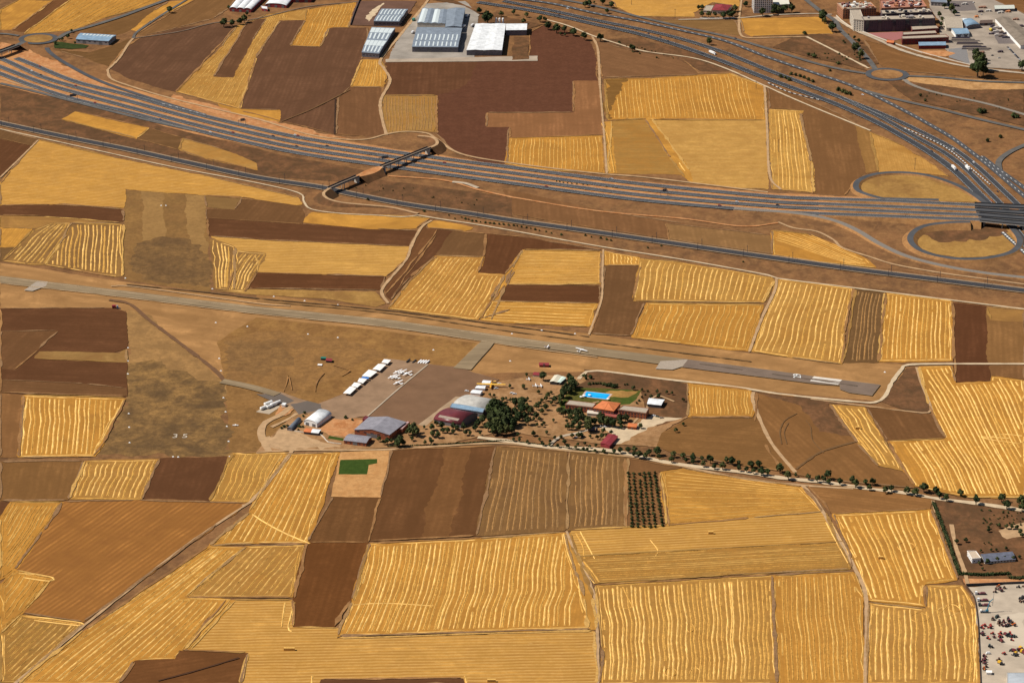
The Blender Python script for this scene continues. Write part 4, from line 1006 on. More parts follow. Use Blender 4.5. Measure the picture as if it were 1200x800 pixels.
    # skylight strips: (axis, count, s0, s1, t0, t1, fill)
    for (ax, cnt, s0, s1, t0, t1, fill) in (sky or []):
        for k in range(cnt):
            m = MB(); uvn = 8
            if ax == 'v': a0, a1 = s0+(s1-s0)*(k+.5-fill/2)/cnt, s0+(s1-s0)*(k+.5+fill/2)/cnt; b0, b1 = t0, t1
            else: b0, b1 = t0+(t1-t0)*(k+.5-fill/2)/cnt, t0+(t1-t0)*(k+.5+fill/2)/cnt; a0, a1 = s0, s1
            for i in range(uvn):
                for (x0, x1) in ((i/uvn, (i+1)/uvn),):
                    if ax == 'v': m.quad(at(a0, b0+(b1-b0)*x0, .2), at(a1, b0+(b1-b0)*x0, .2), at(a1, b0+(b1-b0)*x1, .2), at(a0, b0+(b1-b0)*x1, .2))
                    else: m.quad(at(a0+(a1-a0)*x0, b0, .2), at(a0+(a1-a0)*x1, b0, .2), at(a0+(a1-a0)*x1, b1, .2), at(a0+(a1-a0)*x0, b1, .2))
            m.build('skylight', C_sky, ro)
    def wallbox(a, b, f0, f1, z0, z1, nm, mat, proud=.06):
        A = Vector(at(*a, z=0)); B = Vector(at(*b, z=0)); d = B-A; nrm = Vector((d.y, -d.x, 0)).normalized()
        c = A+d*(f0+f1)/2+nrm*proud/2
        m = MB(); m.box((c.x, c.y, (z0+z1)/2), (d.length*(f1-f0), proud+.1, z1-z0), math.atan2(d.y, d.x)); m.build(nm, mat, t)
    if doors:
        for k in range(doors):
            c = (k+.5)/doors; hw = doorw/U/2
            wallbox((0, 0), (1, 0), c-hw, c+hw, 0, doorh, 'door', C_door, .1)
    if win:
        rows, cols, ww, wh = win[:4]; z0 = win[4] if len(win) > 4 else 1.2
        pit = (h-z0-.4)/rows
        for (a, b, L) in (((0, 0), (1, 0), U), ((0, 1), (0, 0), V), ((1, 0), (1, 1), V)):
            cc = max(1, int(round(cols*L/U)))
            for i in range(rows):
                for k in range(cc):
                    c = (k+.5)/cc; hw = ww/L/2
                    if hw*2 > .9/cc: hw = .42/cc
                    wallbox(a, b, c-hw, c+hw, z0+i*pit, z0+i*pit+min(wh, pit*.8), 'window', winm or C_glass)
    return t

# ---------------------------------------------------------------- trees
def crown_mesh(seed, sx=1.0, sz=1.0, n_cl=16, per=30, leaf=.2, core=.62):
    r_ = random.Random(seed); mb = MB()
    cl = []
    for k in range(n_cl):
        u = r_.uniform(-.75, 1); a = r_.uniform(0, 6.283); q = math.sqrt(max(0, 1-u*u)); R0 = r_.uniform(.45, .72)
        cl.append((math.cos(a)*q*R0*sx, math.sin(a)*q*R0*sx, u*R0*sz, r_.uniform(.26, .44)))
    for (x, y, z, rr) in cl:
        for k in range(per):
            d = Vector((r_.gauss(0, 1), r_.gauss(0, 1), r_.gauss(0, 1))).normalized()*rr*r_.uniform(.55, 1.1)
            c = Vector((x, y, z))+d; nrm = (d.normalized()+Vector((r_.uniform(-.6, .6), r_.uniform(-.6, .6), r_.uniform(-.3, .8)))).normalized()
            a = nrm.orthogonal().normalized(); a.rotate(__import__('mathutils').Quaternion(nrm, r_.uniform(0, 6.28))); b = nrm.cross(a)
            s1 = leaf*r_.uniform(.5, 1.1); s2 = leaf*r_.uniform(.4, .9)
            mb.quad(c-a*s1-b*s2*.4, c+b*s2, c+a*s1+b*s2*.3, c-b*s2*1.1)
    bm = bmesh.new(); bmesh.ops.create_icosphere(bm, subdivisions=2, radius=core)
    i = len(mb.v)
    for v in bm.verts:
        k = r_.uniform(.75, 1.12); mb.v.append((v.co.x*sx*k, v.co.y*sx*k, v.co.z*sz*k))
    for f in bm.faces: mb.f.append(tuple(i+v.index for v in f.verts)); mb.m.append(0)
    bm.free(); return mb
def leafmat(name, c):
    m, t, b = base(name)
    ob = nn(t, 'ShaderNodeTexCoord').outputs['Object']; oi = nn(t, 'ShaderNodeObjectInfo').outputs['Random']
    f = ramp(t, noise(t, ob, 2.2, 3, .7), .35, .65)
    col = mixc(t, f, sc_(c, .6), sc_(c, 1.5)); v = mixc(t, oi, (.75, .85, .75), (1.25, 1.1, 1.0))
    t.links.new(mixc(t, 1.0, col, v, 'MULTIPLY'), b.inputs['Base Color']); b.inputs['Roughness'].default_value = .8
    return m
L_dark = leafmat('foliage_dark', (.040, .052, .024)); L_mid = leafmat('foliage_olive', (.060, .072, .030)); L_blue = leafmat('foliage_pine', (.030, .045, .030))
C_bark = plain('bark', (.12, .08, .05))
def tree_proto(name, seed, mat, cz, sx=1.0, sz=.95, trunk=True, **k):
    t = empty(name, (0, 0, 0)); cm = shift(crown_mesh(seed, sx, sz, **k), (0, 0, -cz)); cm.build('crown', mat, t)
    if trunk:
        m = MB(); m.tube((0, 0, -.15), (0, 0, cz*.65), .11, .075, 7)
        for a in range(4):
            q = a*1.6+seed; m.tube((0, 0, cz*.5), (math.cos(q)*.35, math.sin(q)*.35, cz*.95), .06, .03, 5)
        m.build('trunk', C_bark, t)
    return t
ROUND = [tree_proto('broadleaf_tree', 10+k, [L_dark, L_mid, L_dark][k % 3], 1.35, sz=[.95, .85, 1.05, .9][k % 4], n_cl=14+2*(k % 3)) for k in range(5)]
TALL = [tree_proto('slender_tree', 30+k, L_blue, 1.9, sx=.72, sz=1.6, n_cl=18) for k in range(2)]
SHRUB = [tree_proto('shrub', 50+k, [L_dark, L_mid][k % 2], .55, sz=.75, n_cl=9, per=22, trunk=False) for k in range(3)]
PROTOS = ROUND+TALL+SHRUB
def place(proto, cz, px, py, r, label, cat, group, srnd=None):
    """px,py = middle of the crown in the photograph, r = its half width in photo pixels"""
    rm = r/ppm(py)*1.12
    p = G(px, py, cz*rm+.8); z = gz(p.x, p.y); p = G(px, py, cz*rm+z)
    t = copy_tree(proto); t.location = (p.x, p.y, z); t.scale = (rm, rm, rm*random.uniform(.92, 1.1)); t.rotation_euler = (0, 0, random.uniform(0, 6.28))
    tag(t, label, cat, group); return t
def cluster(items, where, group, kind='tree', split=10, sortkey=lambda q: q[0], k_=1.0):
    """items (px, py, r); where: text or list of texts for runs from left to right"""
    items = sorted(items, key=sortkey); N = len(items)
    ws = [where] if isinstance(where, str) else where
    per = math.ceil(N/len(ws))
    for k, (px, py, r) in enumerate(items):
        w_ = ws[k//per]; o = k % per
        if kind == 'tree':
            pr = random.choice(ROUND); nm = 'dark round tree'; cz = 1.35; cat = 'tree'
        elif kind == 'tall': pr = random.choice(TALL); nm = 'slender dark tree'; cz = 1.9; cat = 'tree'
        else: pr = random.choice(SHRUB); nm = 'low dark shrub'; cz = .55; cat = 'shrub'
        tot = min(per, N-(k//per)*per)
        lab = f'{nm} {w_}' if tot == 1 else f'{nm} {w_}, {ordn(o)} from the left'
        place(pr, cz, px, py, r*k_, lab, cat, group)
Z = lambda x0, y0, s, L, rd=None: [(x0+a[0]/s, y0+a[1]/s, a[2]/s if len(a) > 2 else rd) for a in L]

# lane trees
lane = [(727,526,3),(736,526,3),(743,525,3.2),(743,531,2.5),(749,532,3.8),(756,533,3),(761,529,3),(771,527,4.5),(772,534,2.5),(789,531,3.2),(787,537,3),(800,533,3),(804,538,2.5),(812,535,3.6),(812,540,2.5),(719.5,528,2.2),(823,536,2.5),(824,542,3),(832.5,537,4),(837,545.5,2.6),(847,544.5,3.6),(851,538,2.8),(858,539,3.8),(865.5,541,2.3),(866,547.5,2.8),(875,549,2.6),(880,542.5,3.8),(889,542.5,3.4),(883,551,2.5),(892,550.5,4),(899,552,3),(914,547.5,4.2),(924,555.5,4),(932.5,555.5,2),(947,557.5,3),(958,560,3),(965.5,560.5,3.2),(970,555,4),(971,563,2.5),(984.5,563,3.2),(999,560,3.5),(1002.5,565,4),(1014,564,2.6),(1023,563.5,3.5),(1019,570.5,2.8),(1037.5,572.5,3.4),(1045,571,3),(1063,573,3.8),(1072.5,575,4),(1083,569.5,5),(1097,574,3.6),(1101,579,3.2),(1109.5,582,3.2),(1125.5,576,3.6),(1144,584.5,4),(1174,581.5,4.3),(1180,590,4),(1197,585,5),(1198,593,4)]
cluster(lane, ['lining the lane beside the red-roofed shed','lining the lane above the olive rows','lining the lane below the short stubble field','lining the lane under the brown swirled field','lining the lane at the stubble notch','lining the lane beside the scrubby plot'], 'trees lining the lane', k_=1.12)
fence = Z(600,490,10,[(70,190),(85,245),(20,245),(180,270),(250,170,23),(320,240),(360,290,20),(405,160),(445,260),(440,300),(500,220),(535,315),(575,210),(615,265,22),(655,320,20),(705,200,20),(775,195,23),(810,185,22),(745,330),(835,350),(880,360),(850,290),(915,205),(1000,215,20),(1055,200,25),(1100,190),(985,315),(975,375),(1075,375,20),(770,300),(910,320),(295,70),(350,75),(375,50),(485,20)], 1.6)
cluster(fence, ['on the dry plot below the grove','on the dry plot, middle part','on the dry plot by the car park track','on the dry plot left of the maroon shed'], 'small trees on the dry plot', k_=1.25)
comp = Z(600,430,10,[(40,400,40),(120,390,50),(180,370,20),(215,500,40),(350,385,20),(420,325,28),(395,360,25),(460,290,18),(465,410,25),(395,460,32),(350,510,28),(290,450,35),(320,420,25),(285,555,35),(255,600,20),(320,600,20),(135,220,22),(310,285,20),(670,100,32),(720,190,55),(640,230,50),(600,290,50),(570,350,45),(500,370,35),(560,400,30),(700,165,50),(680,260,40),(170,85,20),(365,95,45)])
cluster(comp, ['in the open ground right of the grove','near the lawn corner','in the clump left of the swimming pool'], 'trees between the grove and the clubhouse', k_=1.05)
club = Z(600,430,10,[(550,500,30),(600,520,45),(670,520,45),(740,530,45),(800,520,40),(820,570,35),(690,580,35),(760,600,35),(650,690,30),(700,690,30),(730,650,35),(800,650,30),(890,620,50),(900,680,55),(960,620,40),(1040,570,45),(1040,620,45),(1110,630,40),(1180,640,40),(780,700,30),(640,625,18),(1070,740,25),(1160,760,20)])+Z(700,430,10,[(40,600,45),(110,620,45),(180,640,45),(260,590,40),(330,590,35),(270,650,35),(350,580,30),(280,690,22),(510,680,25)])
cluster(club, ['in front of the clubhouse left wing','in front of the clubhouse awning','in front of the orange hipped roof','in front of the clubhouse right wing'], 'trees in front of the clubhouse', k_=1.1)
cluster(Z(700,430,10,[(630,340,25),(700,280,22),(715,330,28),(815,290,18),(875,300,18),(1010,375,22),(1010,660,20),(920,730,25),(420,235,25),(525,260,18)]), 'around the white tent hall', 'trees by the white tent hall')
cluster(Z(700,430,10,[(350,200,18),(320,205,15),(590,280,18),(560,320,15),(520,350,18),(490,390,18),(460,420,18)]), 'in the hedge row right of the lawn', 'shrubs beside the lawn', 'shrub')
cluster(Z(600,430,10,[(850,100,28),(870,130,25),(920,120,30),(910,190,25),(950,190,20),(980,190,20),(1010,185,20),(1040,190,20),(1075,195,25),(1110,210,30),(1150,210,35),(1190,220,35),(1220,215,30)]), 'in the dark hedge behind the pool lawn', 'shrubs behind the pool lawn', 'shrub')
grove = Z(500,430,10,[(750,480,60),(800,420,60),(830,500,60),(760,580,60),(820,640,60),(880,560,60),(900,640,55),(960,600,55),(940,520,50),(1010,640,45),(1050,600,45),(720,680,45),(780,730,40),(860,730,45),(930,720,45),(1000,720,35),(1080,560,40),(1040,520,40),(650,600,40),(600,650,30),(570,700,30),(890,450,45),(1030,410,35),(1110,400,50),(1110,480,40),(1170,460,35),(1150,560,35),(1190,620,35)])
cluster(grove, ['in the dense grove hard by the hangars','in the dense grove, middle part','in the dense grove, right-hand part'], 'trees of the dense grove by the hangars', k_=1.2)
cluster(Z(500,430,10,[(890,370,30),(930,360,18),(740,320,18),(790,325,18),(980,380,20),(975,215,22),(1135,230,20)]), 'between the grove and the yellow aeroplane', 'trees near the yellow aeroplane')
cluster(Z(500,430,10,[(60,690,30),(115,650,25),(180,670,30),(185,730,25),(250,730,28),(310,680,30),(310,750,22),(70,770,25),(130,780,30),(450,760,25),(360,700,25),(430,690,30),(510,770,20),(625,770,14)])+Z(395,465,10,[(1020,350,16),(1100,505,30),(1120,420,30),(1030,525,20)]), ['in front of the maroon hangar, left part','in front of the maroon hangar, right part'], 'trees in front of the maroon hangar', k_=1.2)
cluster(Z(395,465,10,[(490,485,25),(590,510,30),(640,510,20),(880,350,50),(920,390,45),(840,390,35),(875,475,25),(730,500,50),(700,540,35),(770,530,30),(550,520,25)]), 'beside the large brick hangar', 'trees beside the large brick hangar', k_=1.15)
cluster(Z(395,465,10,[(95,235,25),(180,265,18)])+Z(295,465,10,[(620,185,22),(600,220,18),(380,345,25),(350,360,20),(420,335,18),(560,340,22),(600,345,18),(545,380,15)]), 'by the white arched hangar', 'shrubs by the white arched hangar', 'shrub')
cluster([(646-3,533-2.2,1.5)], 'at the lane corner', 'lane corner shrub', 'shrub') if False else None
mw = Z(560,0,7.48,[(10,85,25),(205,115,22),(315,105,20),(425,125,20),(400,180,22),(545,155,28),(590,165,20),(615,220,30),(690,240,35),(760,250,28),(835,270,32),(725,295,12),(765,300,14),(930,310,30),(1075,320,32)])+[(741.5,55,4)]
cluster(mw, ['between the white warehouse and the motorway','along the pale track beside the motorway'], 'trees between warehouse and motorway')
place(ROUND[0], 1.35, 571.5, 18.7, 6.8, 'broad dark tree standing just behind the white warehouse', 'tree', None)
cluster(Z(560,0,7.48,[(940,30,25),(975,20,28),(1020,18,12),(1095,12,25),(1170,35,25),(1135,95,18)]), 'beyond the motorway below the field', 'trees on the far side of the motorway')
place(ROUND[1], 1.35, 831.5, 48, 3.4, 'lone dark tree on the island between two motorway carriageways', 'tree', None)
cluster(Z(900,0,4,[(255,70,22),(265,95,12),(303,122,20)]), 'at the right end of the small yellow field', 'trees by the estate roundabout road')
cluster(Z(900,0,4,[(405,222,18),(435,250,18),(420,212,14),(405,175,8),(425,190,9)]), 'beside the road to the upper roundabout', 'trees on the road to the upper roundabout')
cluster(Z(900,0,4,[(110,345,10),(130,350,10),(150,355,10),(170,362,10),(190,372,10),(210,380,10)]), 'in the short hedge on the motorway island', 'shrubs on the motorway island', 'shrub')
cluster(Z(900,0,4,[(330,418,13),(350,425,13),(370,435,13),(385,440,12)]), 'in the lower hedge between carriageways', 'lower shrubs on the motorway island', 'shrub')
cluster(Z(900,0,4,[(60,358,11),(80,362,8),(100,372,12),(172,155,12),(215,262,14),(190,255,10),(330,296,10),(290,330,8)]), 'on the scrub beside the motorway', 'shrubs on the scrub beside the motorway', 'shrub')
cluster(Z(900,0,4,[(985,312,34),(1000,290,30),(985,262,24),(972,245,16),(1010,325,20)]), 'in the big clump at the estate corner', 'trees of the clump at the estate corner', k_=1.05)
place(ROUND[3], 1.35, 1198, 75, 5.5, 'dark tree at the right edge of the industrial yard', 'tree', None)
cluster(Z(900,0,4,[(715,447,9),(738,470,9),(995,520,18),(1015,522,13),(1150,540,18),(1170,545,13),(1030,658,12),(1090,640,11)]), 'on the slope right of the motorway', 'shrubs on the slope right of the motorway', 'shrub')
place(ROUND[2], 1.35, 198.5, 10.5, 3.4, 'lone dark tree beside the narrow road at the upper left', 'tree', None)
cluster([(262,25.5,4.5),(272,26,3.5),(281,24,3.5),(286,21.5,3.8),(289,16,2),(268,8,2.2)], 'below the red-fronted vaulted sheds', 'trees by the vaulted sheds')
cluster([(84,35.5,1.6),(79.5,42,2.4),(73,45.5,2),(70,46,1.6),(64.5,50,2),(88,50,1.5)], 'beside the blue-roofed warehouse', 'trees by the blue-roofed warehouse')
mb = MB(); c_ = G(82, 53)
tag(F([(63,49),(74,50),(86,52),(104,54),(100,57),(84,58),(64,57)], grassland('nursery', (.03,.05,.02),(.045,.065,.025),(.025,.04,.018),.05,.2), name='turf'), kind='structure')
cluster([(431,233,1.6),(497,247,1.8),(526,252,1.3),(533,256,1.2),(449,165-4+60,1.2)], 'beside the railway near the small bridge', 'shrubs by the small bridge', 'shrub')
rs = [(541,254.5),(545,256),(549,257),(553,258.5),(558,259),(563,260),(569,260.5),(574,261),(579,261.5),(585,262.5),(590,262.8),(596,263.5),(602,264),(606,264.8),(611,265.6),(617,266.5),(622,267.4),(627,268.6),(632,270),(640,271),(646,273),(658,274.5),(686,275.5),(693,277.5),(704,278.5),(711,280),(716,281.5),(759,290),(775,288),(871,306.5)]
cluster([(x, y, random.uniform(1.1, 1.9)) for x, y in rs], ['below the railway, left part','below the railway, middle part','below the railway, right part'], 'shrubs below the railway', 'shrub')
med = [(652,212.3),(656,213),(660,213.8),(665,214.4),(670,215),(676,215.6),(683,216.2),(688,216.5),(711,218.6),(718,219.4),(723,220)]
cluster([(x, y, 1.0) for x, y in med], 'on the orange motorway median', 'shrubs on the motorway median', 'shrub')
rb = Z(1110,570,13.33,[(645,625,25),(645,670,30),(810,600,35),(930,610,35),(1010,615,35),(1090,620,35),(1140,690,40),(1165,750,30),(570,500,15),(665,495,15)])+Z(1110,630,13.33,[(145,45,38),(290,20,35),(630,350,38),(780,320,35),(890,300,25),(1035,300,35),(500,385,28),(525,190,22),(690,180,22),(770,175,22),(920,150,28),(555,470,25),(1130,290,25),(575,80,14),(650,70,14),(690,95,16)])
cluster(rb, ['on the scrub plot left of the white house','around the white house','on the scrub plot right of the white house'], 'trees of the scrubby plot', 'tree')
cluster([(1150+random.uniform(0,50), 597+random.uniform(0,18), random.uniform(.8,1.6)) for k in range(36)], ['in the lane thicket, left part','in the lane thicket, middle part','in the lane thicket, right part'], 'shrubs in the thicket under the lane', 'shrub')
cluster([(1113,0,3.5),(1107,6,3),(1115,9,4),(1104,22,2.5),(1101,16,3),(1119,14,3),(1103,28,2.5)], 'between the dark block and the estate yard', 'trees in the industrial estate')
cluster(Z(810,0,10,[(130,160,30),(205,160,30),(280,165,25),(375,170,35),(455,160,45),(515,90,35),(500,150,30),(90,80,25),(130,80,25)]), 'around the maroon-roofed farmhouse', 'trees around the farmhouse')
cluster(Z(810,0,10,[(840,130,40),(980,90,45),(1030,110,35),(1090,90,45),(1180,90,40),(640,40,30),(960,130,30)]), 'beside the tall pale block', 'trees beside the tall pale block')
cluster(Z(960,0,10,[(300,500,15),(285,480,15),(340,405,12)]), 'on the scrub by the estate road', 'shrubs by the estate road', 'shrub')
r3_ = random.Random(4)
cluster([(r3_.uniform(958,1012), r3_.uniform(62,72)+0, r3_.uniform(.7,1.6)) for k in range(22)], ['in scrub left of the upper roundabout','in scrub near the upper roundabout'], 'shrubs of the dark scrub', 'shrub')
cluster([(r3_.uniform(640,800), 0, r3_.uniform(.7,1.4)) for k in range(1)], 'on the slope', 'x', 'shrub') if False else None
cluster([(x := r3_.uniform(722,790), 52+(x-722)*.26+r3_.uniform(-5,4), r3_.uniform(.7,1.5)) for k in range(16)], 'on the bank above the big stubble field', 'shrubs on the motorway bank', 'shrub')
cluster([(x := r3_.uniform(410,560), 212+(x-410)*.14+r3_.uniform(-3,8), r3_.uniform(.5,1.2)) for k in range(18)], 'between motorway and railway', 'shrubs between motorway and railway', 'shrub')
cluster([(x := r3_.uniform(1085,1195), 105+(x-1085)*.16+r3_.uniform(-6,10), r3_.uniform(.5,1.1)) for k in range(18)], 'on the slope below the pale road', 'shrubs below the pale road', 'shrub')
# olive rows
a0 = [(736.5,554),(742.5,554.5),(749,555),(755,554),(761,554),(767,553.5)]; a1 = [(741,616),(748,616.5),(754.5,616),(761.5,616.5),(768,616.5),(776.5,615)]
for i in range(6):
    for k in range(17):
        f = k/16
        if i == 2 and k == 1: continue
        place(SHRUB[(i+k) % 3], .55, a0[i][0]*(1-f)+a1[i][0]*f+random.uniform(-.35, .35), a0[i][1]*(1-f)+a1[i][1]*f, random.uniform(1.9, 2.6),
              f'dark olive bush, {ordn(k)} from the far end of the {ordn(i)} planted row', 'olive bush', 'olive bushes in six rows').name = 'olive_bush'
for p in PROTOS:
    for ch in list(p.children): bpy.data.objects.remove(ch)
    bpy.data.objects.remove(p)

def hedge(label, pts, w, h, name='hedge'):
    W_ = [tuple(G(x, y, 0)) for x, y in pts]; L = smooth_line(W_, 2.0); r_ = random.Random(5); mb = MB()
    z0 = min(gz(p[0], p[1]) for p in L[::5])
    for p in L:
        for k in range(16):
            c = Vector((p[0]+r_.uniform(-w/2, w/2), p[1]+r_.uniform(-w/2, w/2), z0+r_.uniform(.1, h)))
            s = r_.uniform(.5, .95); a = Vector((r_.gauss(0,1), r_.gauss(0,1), r_.gauss(0,1))).normalized(); b = a.orthogonal().normalized()
            mb.quad(c-a*s, c-b*s*.8, c+a*s, c+b*s)
    for k in range(len(L)-1):
        a, b = L[k], L[k+1]; d = Vector((b[0]-a[0], b[1]-a[1], 0)).normalized(); n_ = Vector((-d.y, d.x, 0))*w*.35*r_.uniform(.8, 1.2)
        A = Vector((a[0], a[1], z0)); B = Vector((b[0], b[1], z0)); H = Vector((0, 0, h*.75))
        mb.prism([A-n_, B-n_, B+n_, A+n_], [A-n_*.8+H, B-n_*.8+H, B+n_*.8+H, A+n_*.8+H])
    loc = (L[0][0], L[0][1], z0); shift(mb, loc); o = mb.build(name, L_dark); o.location = loc; return tag(o, label, 'hedge')
hedge('long dark clipped hedge between stubble field and scrubby plot', [(1094,590),(1104,616),(1113,640),(1120,662),(1125,674)], 3.5, 2.6)
hedge('dark hedge in front of the white house', [(1127,673.5),(1150,674.5),(1168,674),(1183,673)], 3.5, 2.6)
hedge('short dark hedge at the right edge above the machinery yard', [(1183,677.5),(1192,678.5),(1203,677.5)], 4, 2.6)
hedge('low dark hedge along the lane front of the hangars', [(455,523.5),(500,522),(545,519.5),(590,517),(620,520),(660,525),(700,530),(725,533)], 1.6, 1.3)

def wall_thing(label, pts, w, h, mat, name='boundary_wall', cat='wall'):
    W_ = [tuple(G(x, y, 0)) for x, y in pts]; L = smooth_line(W_, 6.0); mb = MB(); z0 = min(gz(p[0], p[1]) for p in L[::4])
    for k in range(len(L)-1):
        a, b = L[k], L[k+1]; d = Vector((b[0]-a[0], b[1]-a[1], 0)).normalized(); n_ = Vector((-d.y, d.x, 0))*w/2
        A = Vector((a[0], a[1], z0)); B = Vector((b[0], b[1], z0)); H = Vector((0, 0, h))
        mb.prism([A-n_, B-n_, B+n_, A+n_], [A-n_+H, B-n_+H, B+n_+H, A+n_+H])
    loc = (L[0][0], L[0][1], z0); shift(mb, loc); o = mb.build(name, mat); o.location = loc; return tag(o, label, cat)
wall_thing('dark straight wall along the far side of the machinery yard', [(1132,687),(1165,685.5),(1203,684)], .5, 3.0, C_darkmetal)
wall_thing('dark curving wall between stubble and machinery yard', [(1132,687),(1141,700),(1145,722),(1147,750),(1149,803)], .5, 2.0, plain('rusty_wall', (.10,.06,.04)))
wall_thing('low pale wall curving round the apartment estate', [(980,19),(993,30),(1013,38.5),(1045,50.5),(1080,62),(1110,70),(1137,76.5)], .6, 1.6, C_cream)
wall_thing('black wall on the left side of the striped works yard', [(422,0),(415,18),(411,30)], .6, 3.0, C_darkmetal)
wall_thing('thin pale wall below the white arched hangar', [(345,506),(360,508),(374,509.5),(380,514),(385,519),(400,521)], .5, 1.2, C_cream)
wall_thing('white wall along the farmhouse lane', [(820,22.5),(835,22.8),(861,21.8)], .5, 2.0, C_white)

# ---------------------------------------------------------------- buildings: far left and works
B = building
B('warehouse','long warehouse with blue striped roof beside the left roundabout','warehouse',[(89,46),(127,48.5),(136,41.5),(94.5,39)],6.5,'gable_u',1.6,C_grey,C_roofb,sky=[('v',9,.08,.98,.55,.93,.55)],doors=2,win=(1,6,3,1.2,3.5))
B('vaulted_shed','triple-vaulted white shed with red gable ends at the top edge','shed',[(269,10),(294,11.5),(312,-6),(284,-8)],5,'arch_v',2.5,C_redsh,C_roofw,n=3,doors=3,doorw=4)
B('vaulted_shed','wide single-vaulted white shed with red arch front','shed',[(311,5.5),(335.5,7),(346,-5),(323,-7)],4,'arch_v',3,C_redsh,C_roofw,doors=3,doorw=4)
B('hut','small red hut with white roof in front of the vaulted sheds','hut',[(307,10),(313.5,11),(313,8),(306,7.2)],4,'flat',.2,C_redsh,C_roofw,doors=1,doorw=2,doorh=2.2)
B('shed','plain red-walled shed cut off by the top edge','shed',[(343,-1),(364,-1),(370,-9),(349,-9)],6,'gable_v',2,C_redsh,C_roofw,doors=2)
B('factory_shed','grey works shed with slanting skylight stripes, the farther one','factory shed',[(438,25.5),(467.5,26),(478,11.5),(447.5,11)],7,'gable_u',1.2,C_dgrey,C_roofg,n=2,sky=[('v',7,.02,.98,.04,.46,.35),('v',7,.02,.98,.54,.96,.35)],win=(1,6,3,1,3))
B('factory_shed','works shed with two bright white roof bands, the nearer one','factory shed',[(424,61.5),(444,63),(463,33),(436,32)],7,'gable_u',1.2,C_dgrey,C_roofg,n=2,sky=[('v',5,0,1,.04,.24,.4),('v',5,0,1,.54,.74,.4),('v',5,0,1,.25,.48,.93),('v',5,0,1,.76,.97,.93)],win=(1,5,3,1,3))
B('factory_hall','large blue-grey factory hall with rows of skylights, front part','factory hall',[(483,55.5),(536.5,56),(541.5,33.5),(489,32.5)],8,'gable_u',1.6,C_dgrey,C_roofg,n=2,sky=[('v',10,.02,.98,.04,.22,.3),('v',10,.02,.98,.30,.62,.3)],doors=4,win=(1,10,2.5,1,5.5))
B('factory_hall','cream and grey striped factory hall behind the large one','factory hall',[(489,27.5),(521.5,28.5),(524,12),(495,10.5)],9,'gable_v',1.0,C_cream,C_roofg,n=4,sky=[('u',1,.02,.24,.02,.98,.96),('u',1,.51,.74,.02,.98,.96)])
B('factory_hall','grey pitched factory hall at the right rear','factory hall',[(522,32.3),(540.5,32.3),(545,10.5),(524.5,11.5)],9,'gable_v',1.8,C_grey,C_roofg,win=(1,4,2.5,1,5.5))
B('warehouse','big white flat-roofed warehouse, main hall','warehouse',[(546.8,59),(588,59),(592.5,28.2),(557.5,28.2)],8.5,'gable_v',.8,C_dgrey,C_roofw,n=2,doors=5,win=(1,8,3,1,6.5))
B('warehouse','narrow white wing on the right of the big warehouse','warehouse',[(593,35.6),(617,35.3),(617.5,28),(593.4,28.2)],8.5,'gable_u',.8,C_dgrey,C_roofw,win=(1,5,3,1,6))
for k in range(3):
    c = on(581.5+4*k, 29.0); mb = MB(); mb.tube((0,0,0),(0,0,9),1.6,1.6,14); mb.tube((0,0,9),(0,0,10),1.6,.3,14)
    o = mb.build('silo', C_white); o.location = c; tag(o, f'white silo behind the big white warehouse, {ordn(k)} from the left', 'silo', 'white silos behind the warehouse')
B('farmhouse','farmhouse with hipped maroon roof beside the lane','house',[(834.5,12),(852,12.5),(857.5,6),(839,5)],5.5,'hip',3,C_cream,C_redsh,win=(1,6,1.4,1.4,1.5),doors=1,doorw=1.5,doorh=2.3)
B('annex','cream flat annex left of the maroon-roofed farmhouse','house',[(824.5,12.5),(833,13),(836,7),(827.5,7)],3.5,'flat',.3,C_cream,C_gravel,win=(1,3,1.4,1.2,1.2))
B('office_block','tall block with white side wall and blue-grey windowed front','office block',[(883.5,15.8),(905,15.8),(902.5,8),(881,8)],22,'flat',.8,C_white,C_gravel,base_px=True,win=(7,9,1.8,1.7,1.2))
B('villa','pale cream low building right of the tall block','building',[(906,6),(925,5),(923,-2),(906,-2)],6,'gable_u',1.5,C_cream,plain('pale_roof',(.62,.60,.50)))
# apartments
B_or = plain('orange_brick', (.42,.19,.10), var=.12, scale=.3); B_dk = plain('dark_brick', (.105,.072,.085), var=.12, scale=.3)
t = B('apartment_block','orange brick apartment block with crowded roof terraces, leftmost','apartment block',[(988,11.5),(1027,10),(1020,3),(981,4)],15,'flat',1,B_or,C_gravel,win=(5,14,1.6,1.5,1.0))
def roofboxes(t, q, h, n, mat, name='roof_hut', sd=1):
    r_ = random.Random(sd); P = [G(x, y, h) for x, y in q]; L = t.location
    for k in range(n):
        s = r_.uniform(.06, .94); u = r_.uniform(.1, .9); p = P[0]*(1-s)*(1-u)+P[1]*s*(1-u)+P[2]*s*u+P[3]*(1-s)*u
        mb = MB(); hh = r_.uniform(1.5, 3.4); mb.box((p.x-L.x, p.y-L.y, h+hh/2+.15), (r_.uniform(1.5, 5), r_.uniform(2, 6), hh), r_.uniform(-.1, .1)); mb.build(name, mat[k % len(mat)], t)
CL = [B_or, C_cream, plain('terrace_red', (.30,.12,.10)), C_white, B_dk]
roofboxes(t, [(988,11.5),(1027,10),(1020,3),(981,4)], 15, 46, CL, sd=1)
t = B('apartment_block','red brick apartment block with chimneyed roof, behind the dark block','apartment block',[(1033,10.5),(1086,8.5),(1080,-1),(1031,1)],15,'flat',1,B_or,plain('terrace',(.36,.17,.12)),win=(5,16,1.6,1.5,1.0))
roofboxes(t, [(1033,10.5),(1086,8.5),(1080,-1),(1031,1)], 15, 56, CL, sd=2)
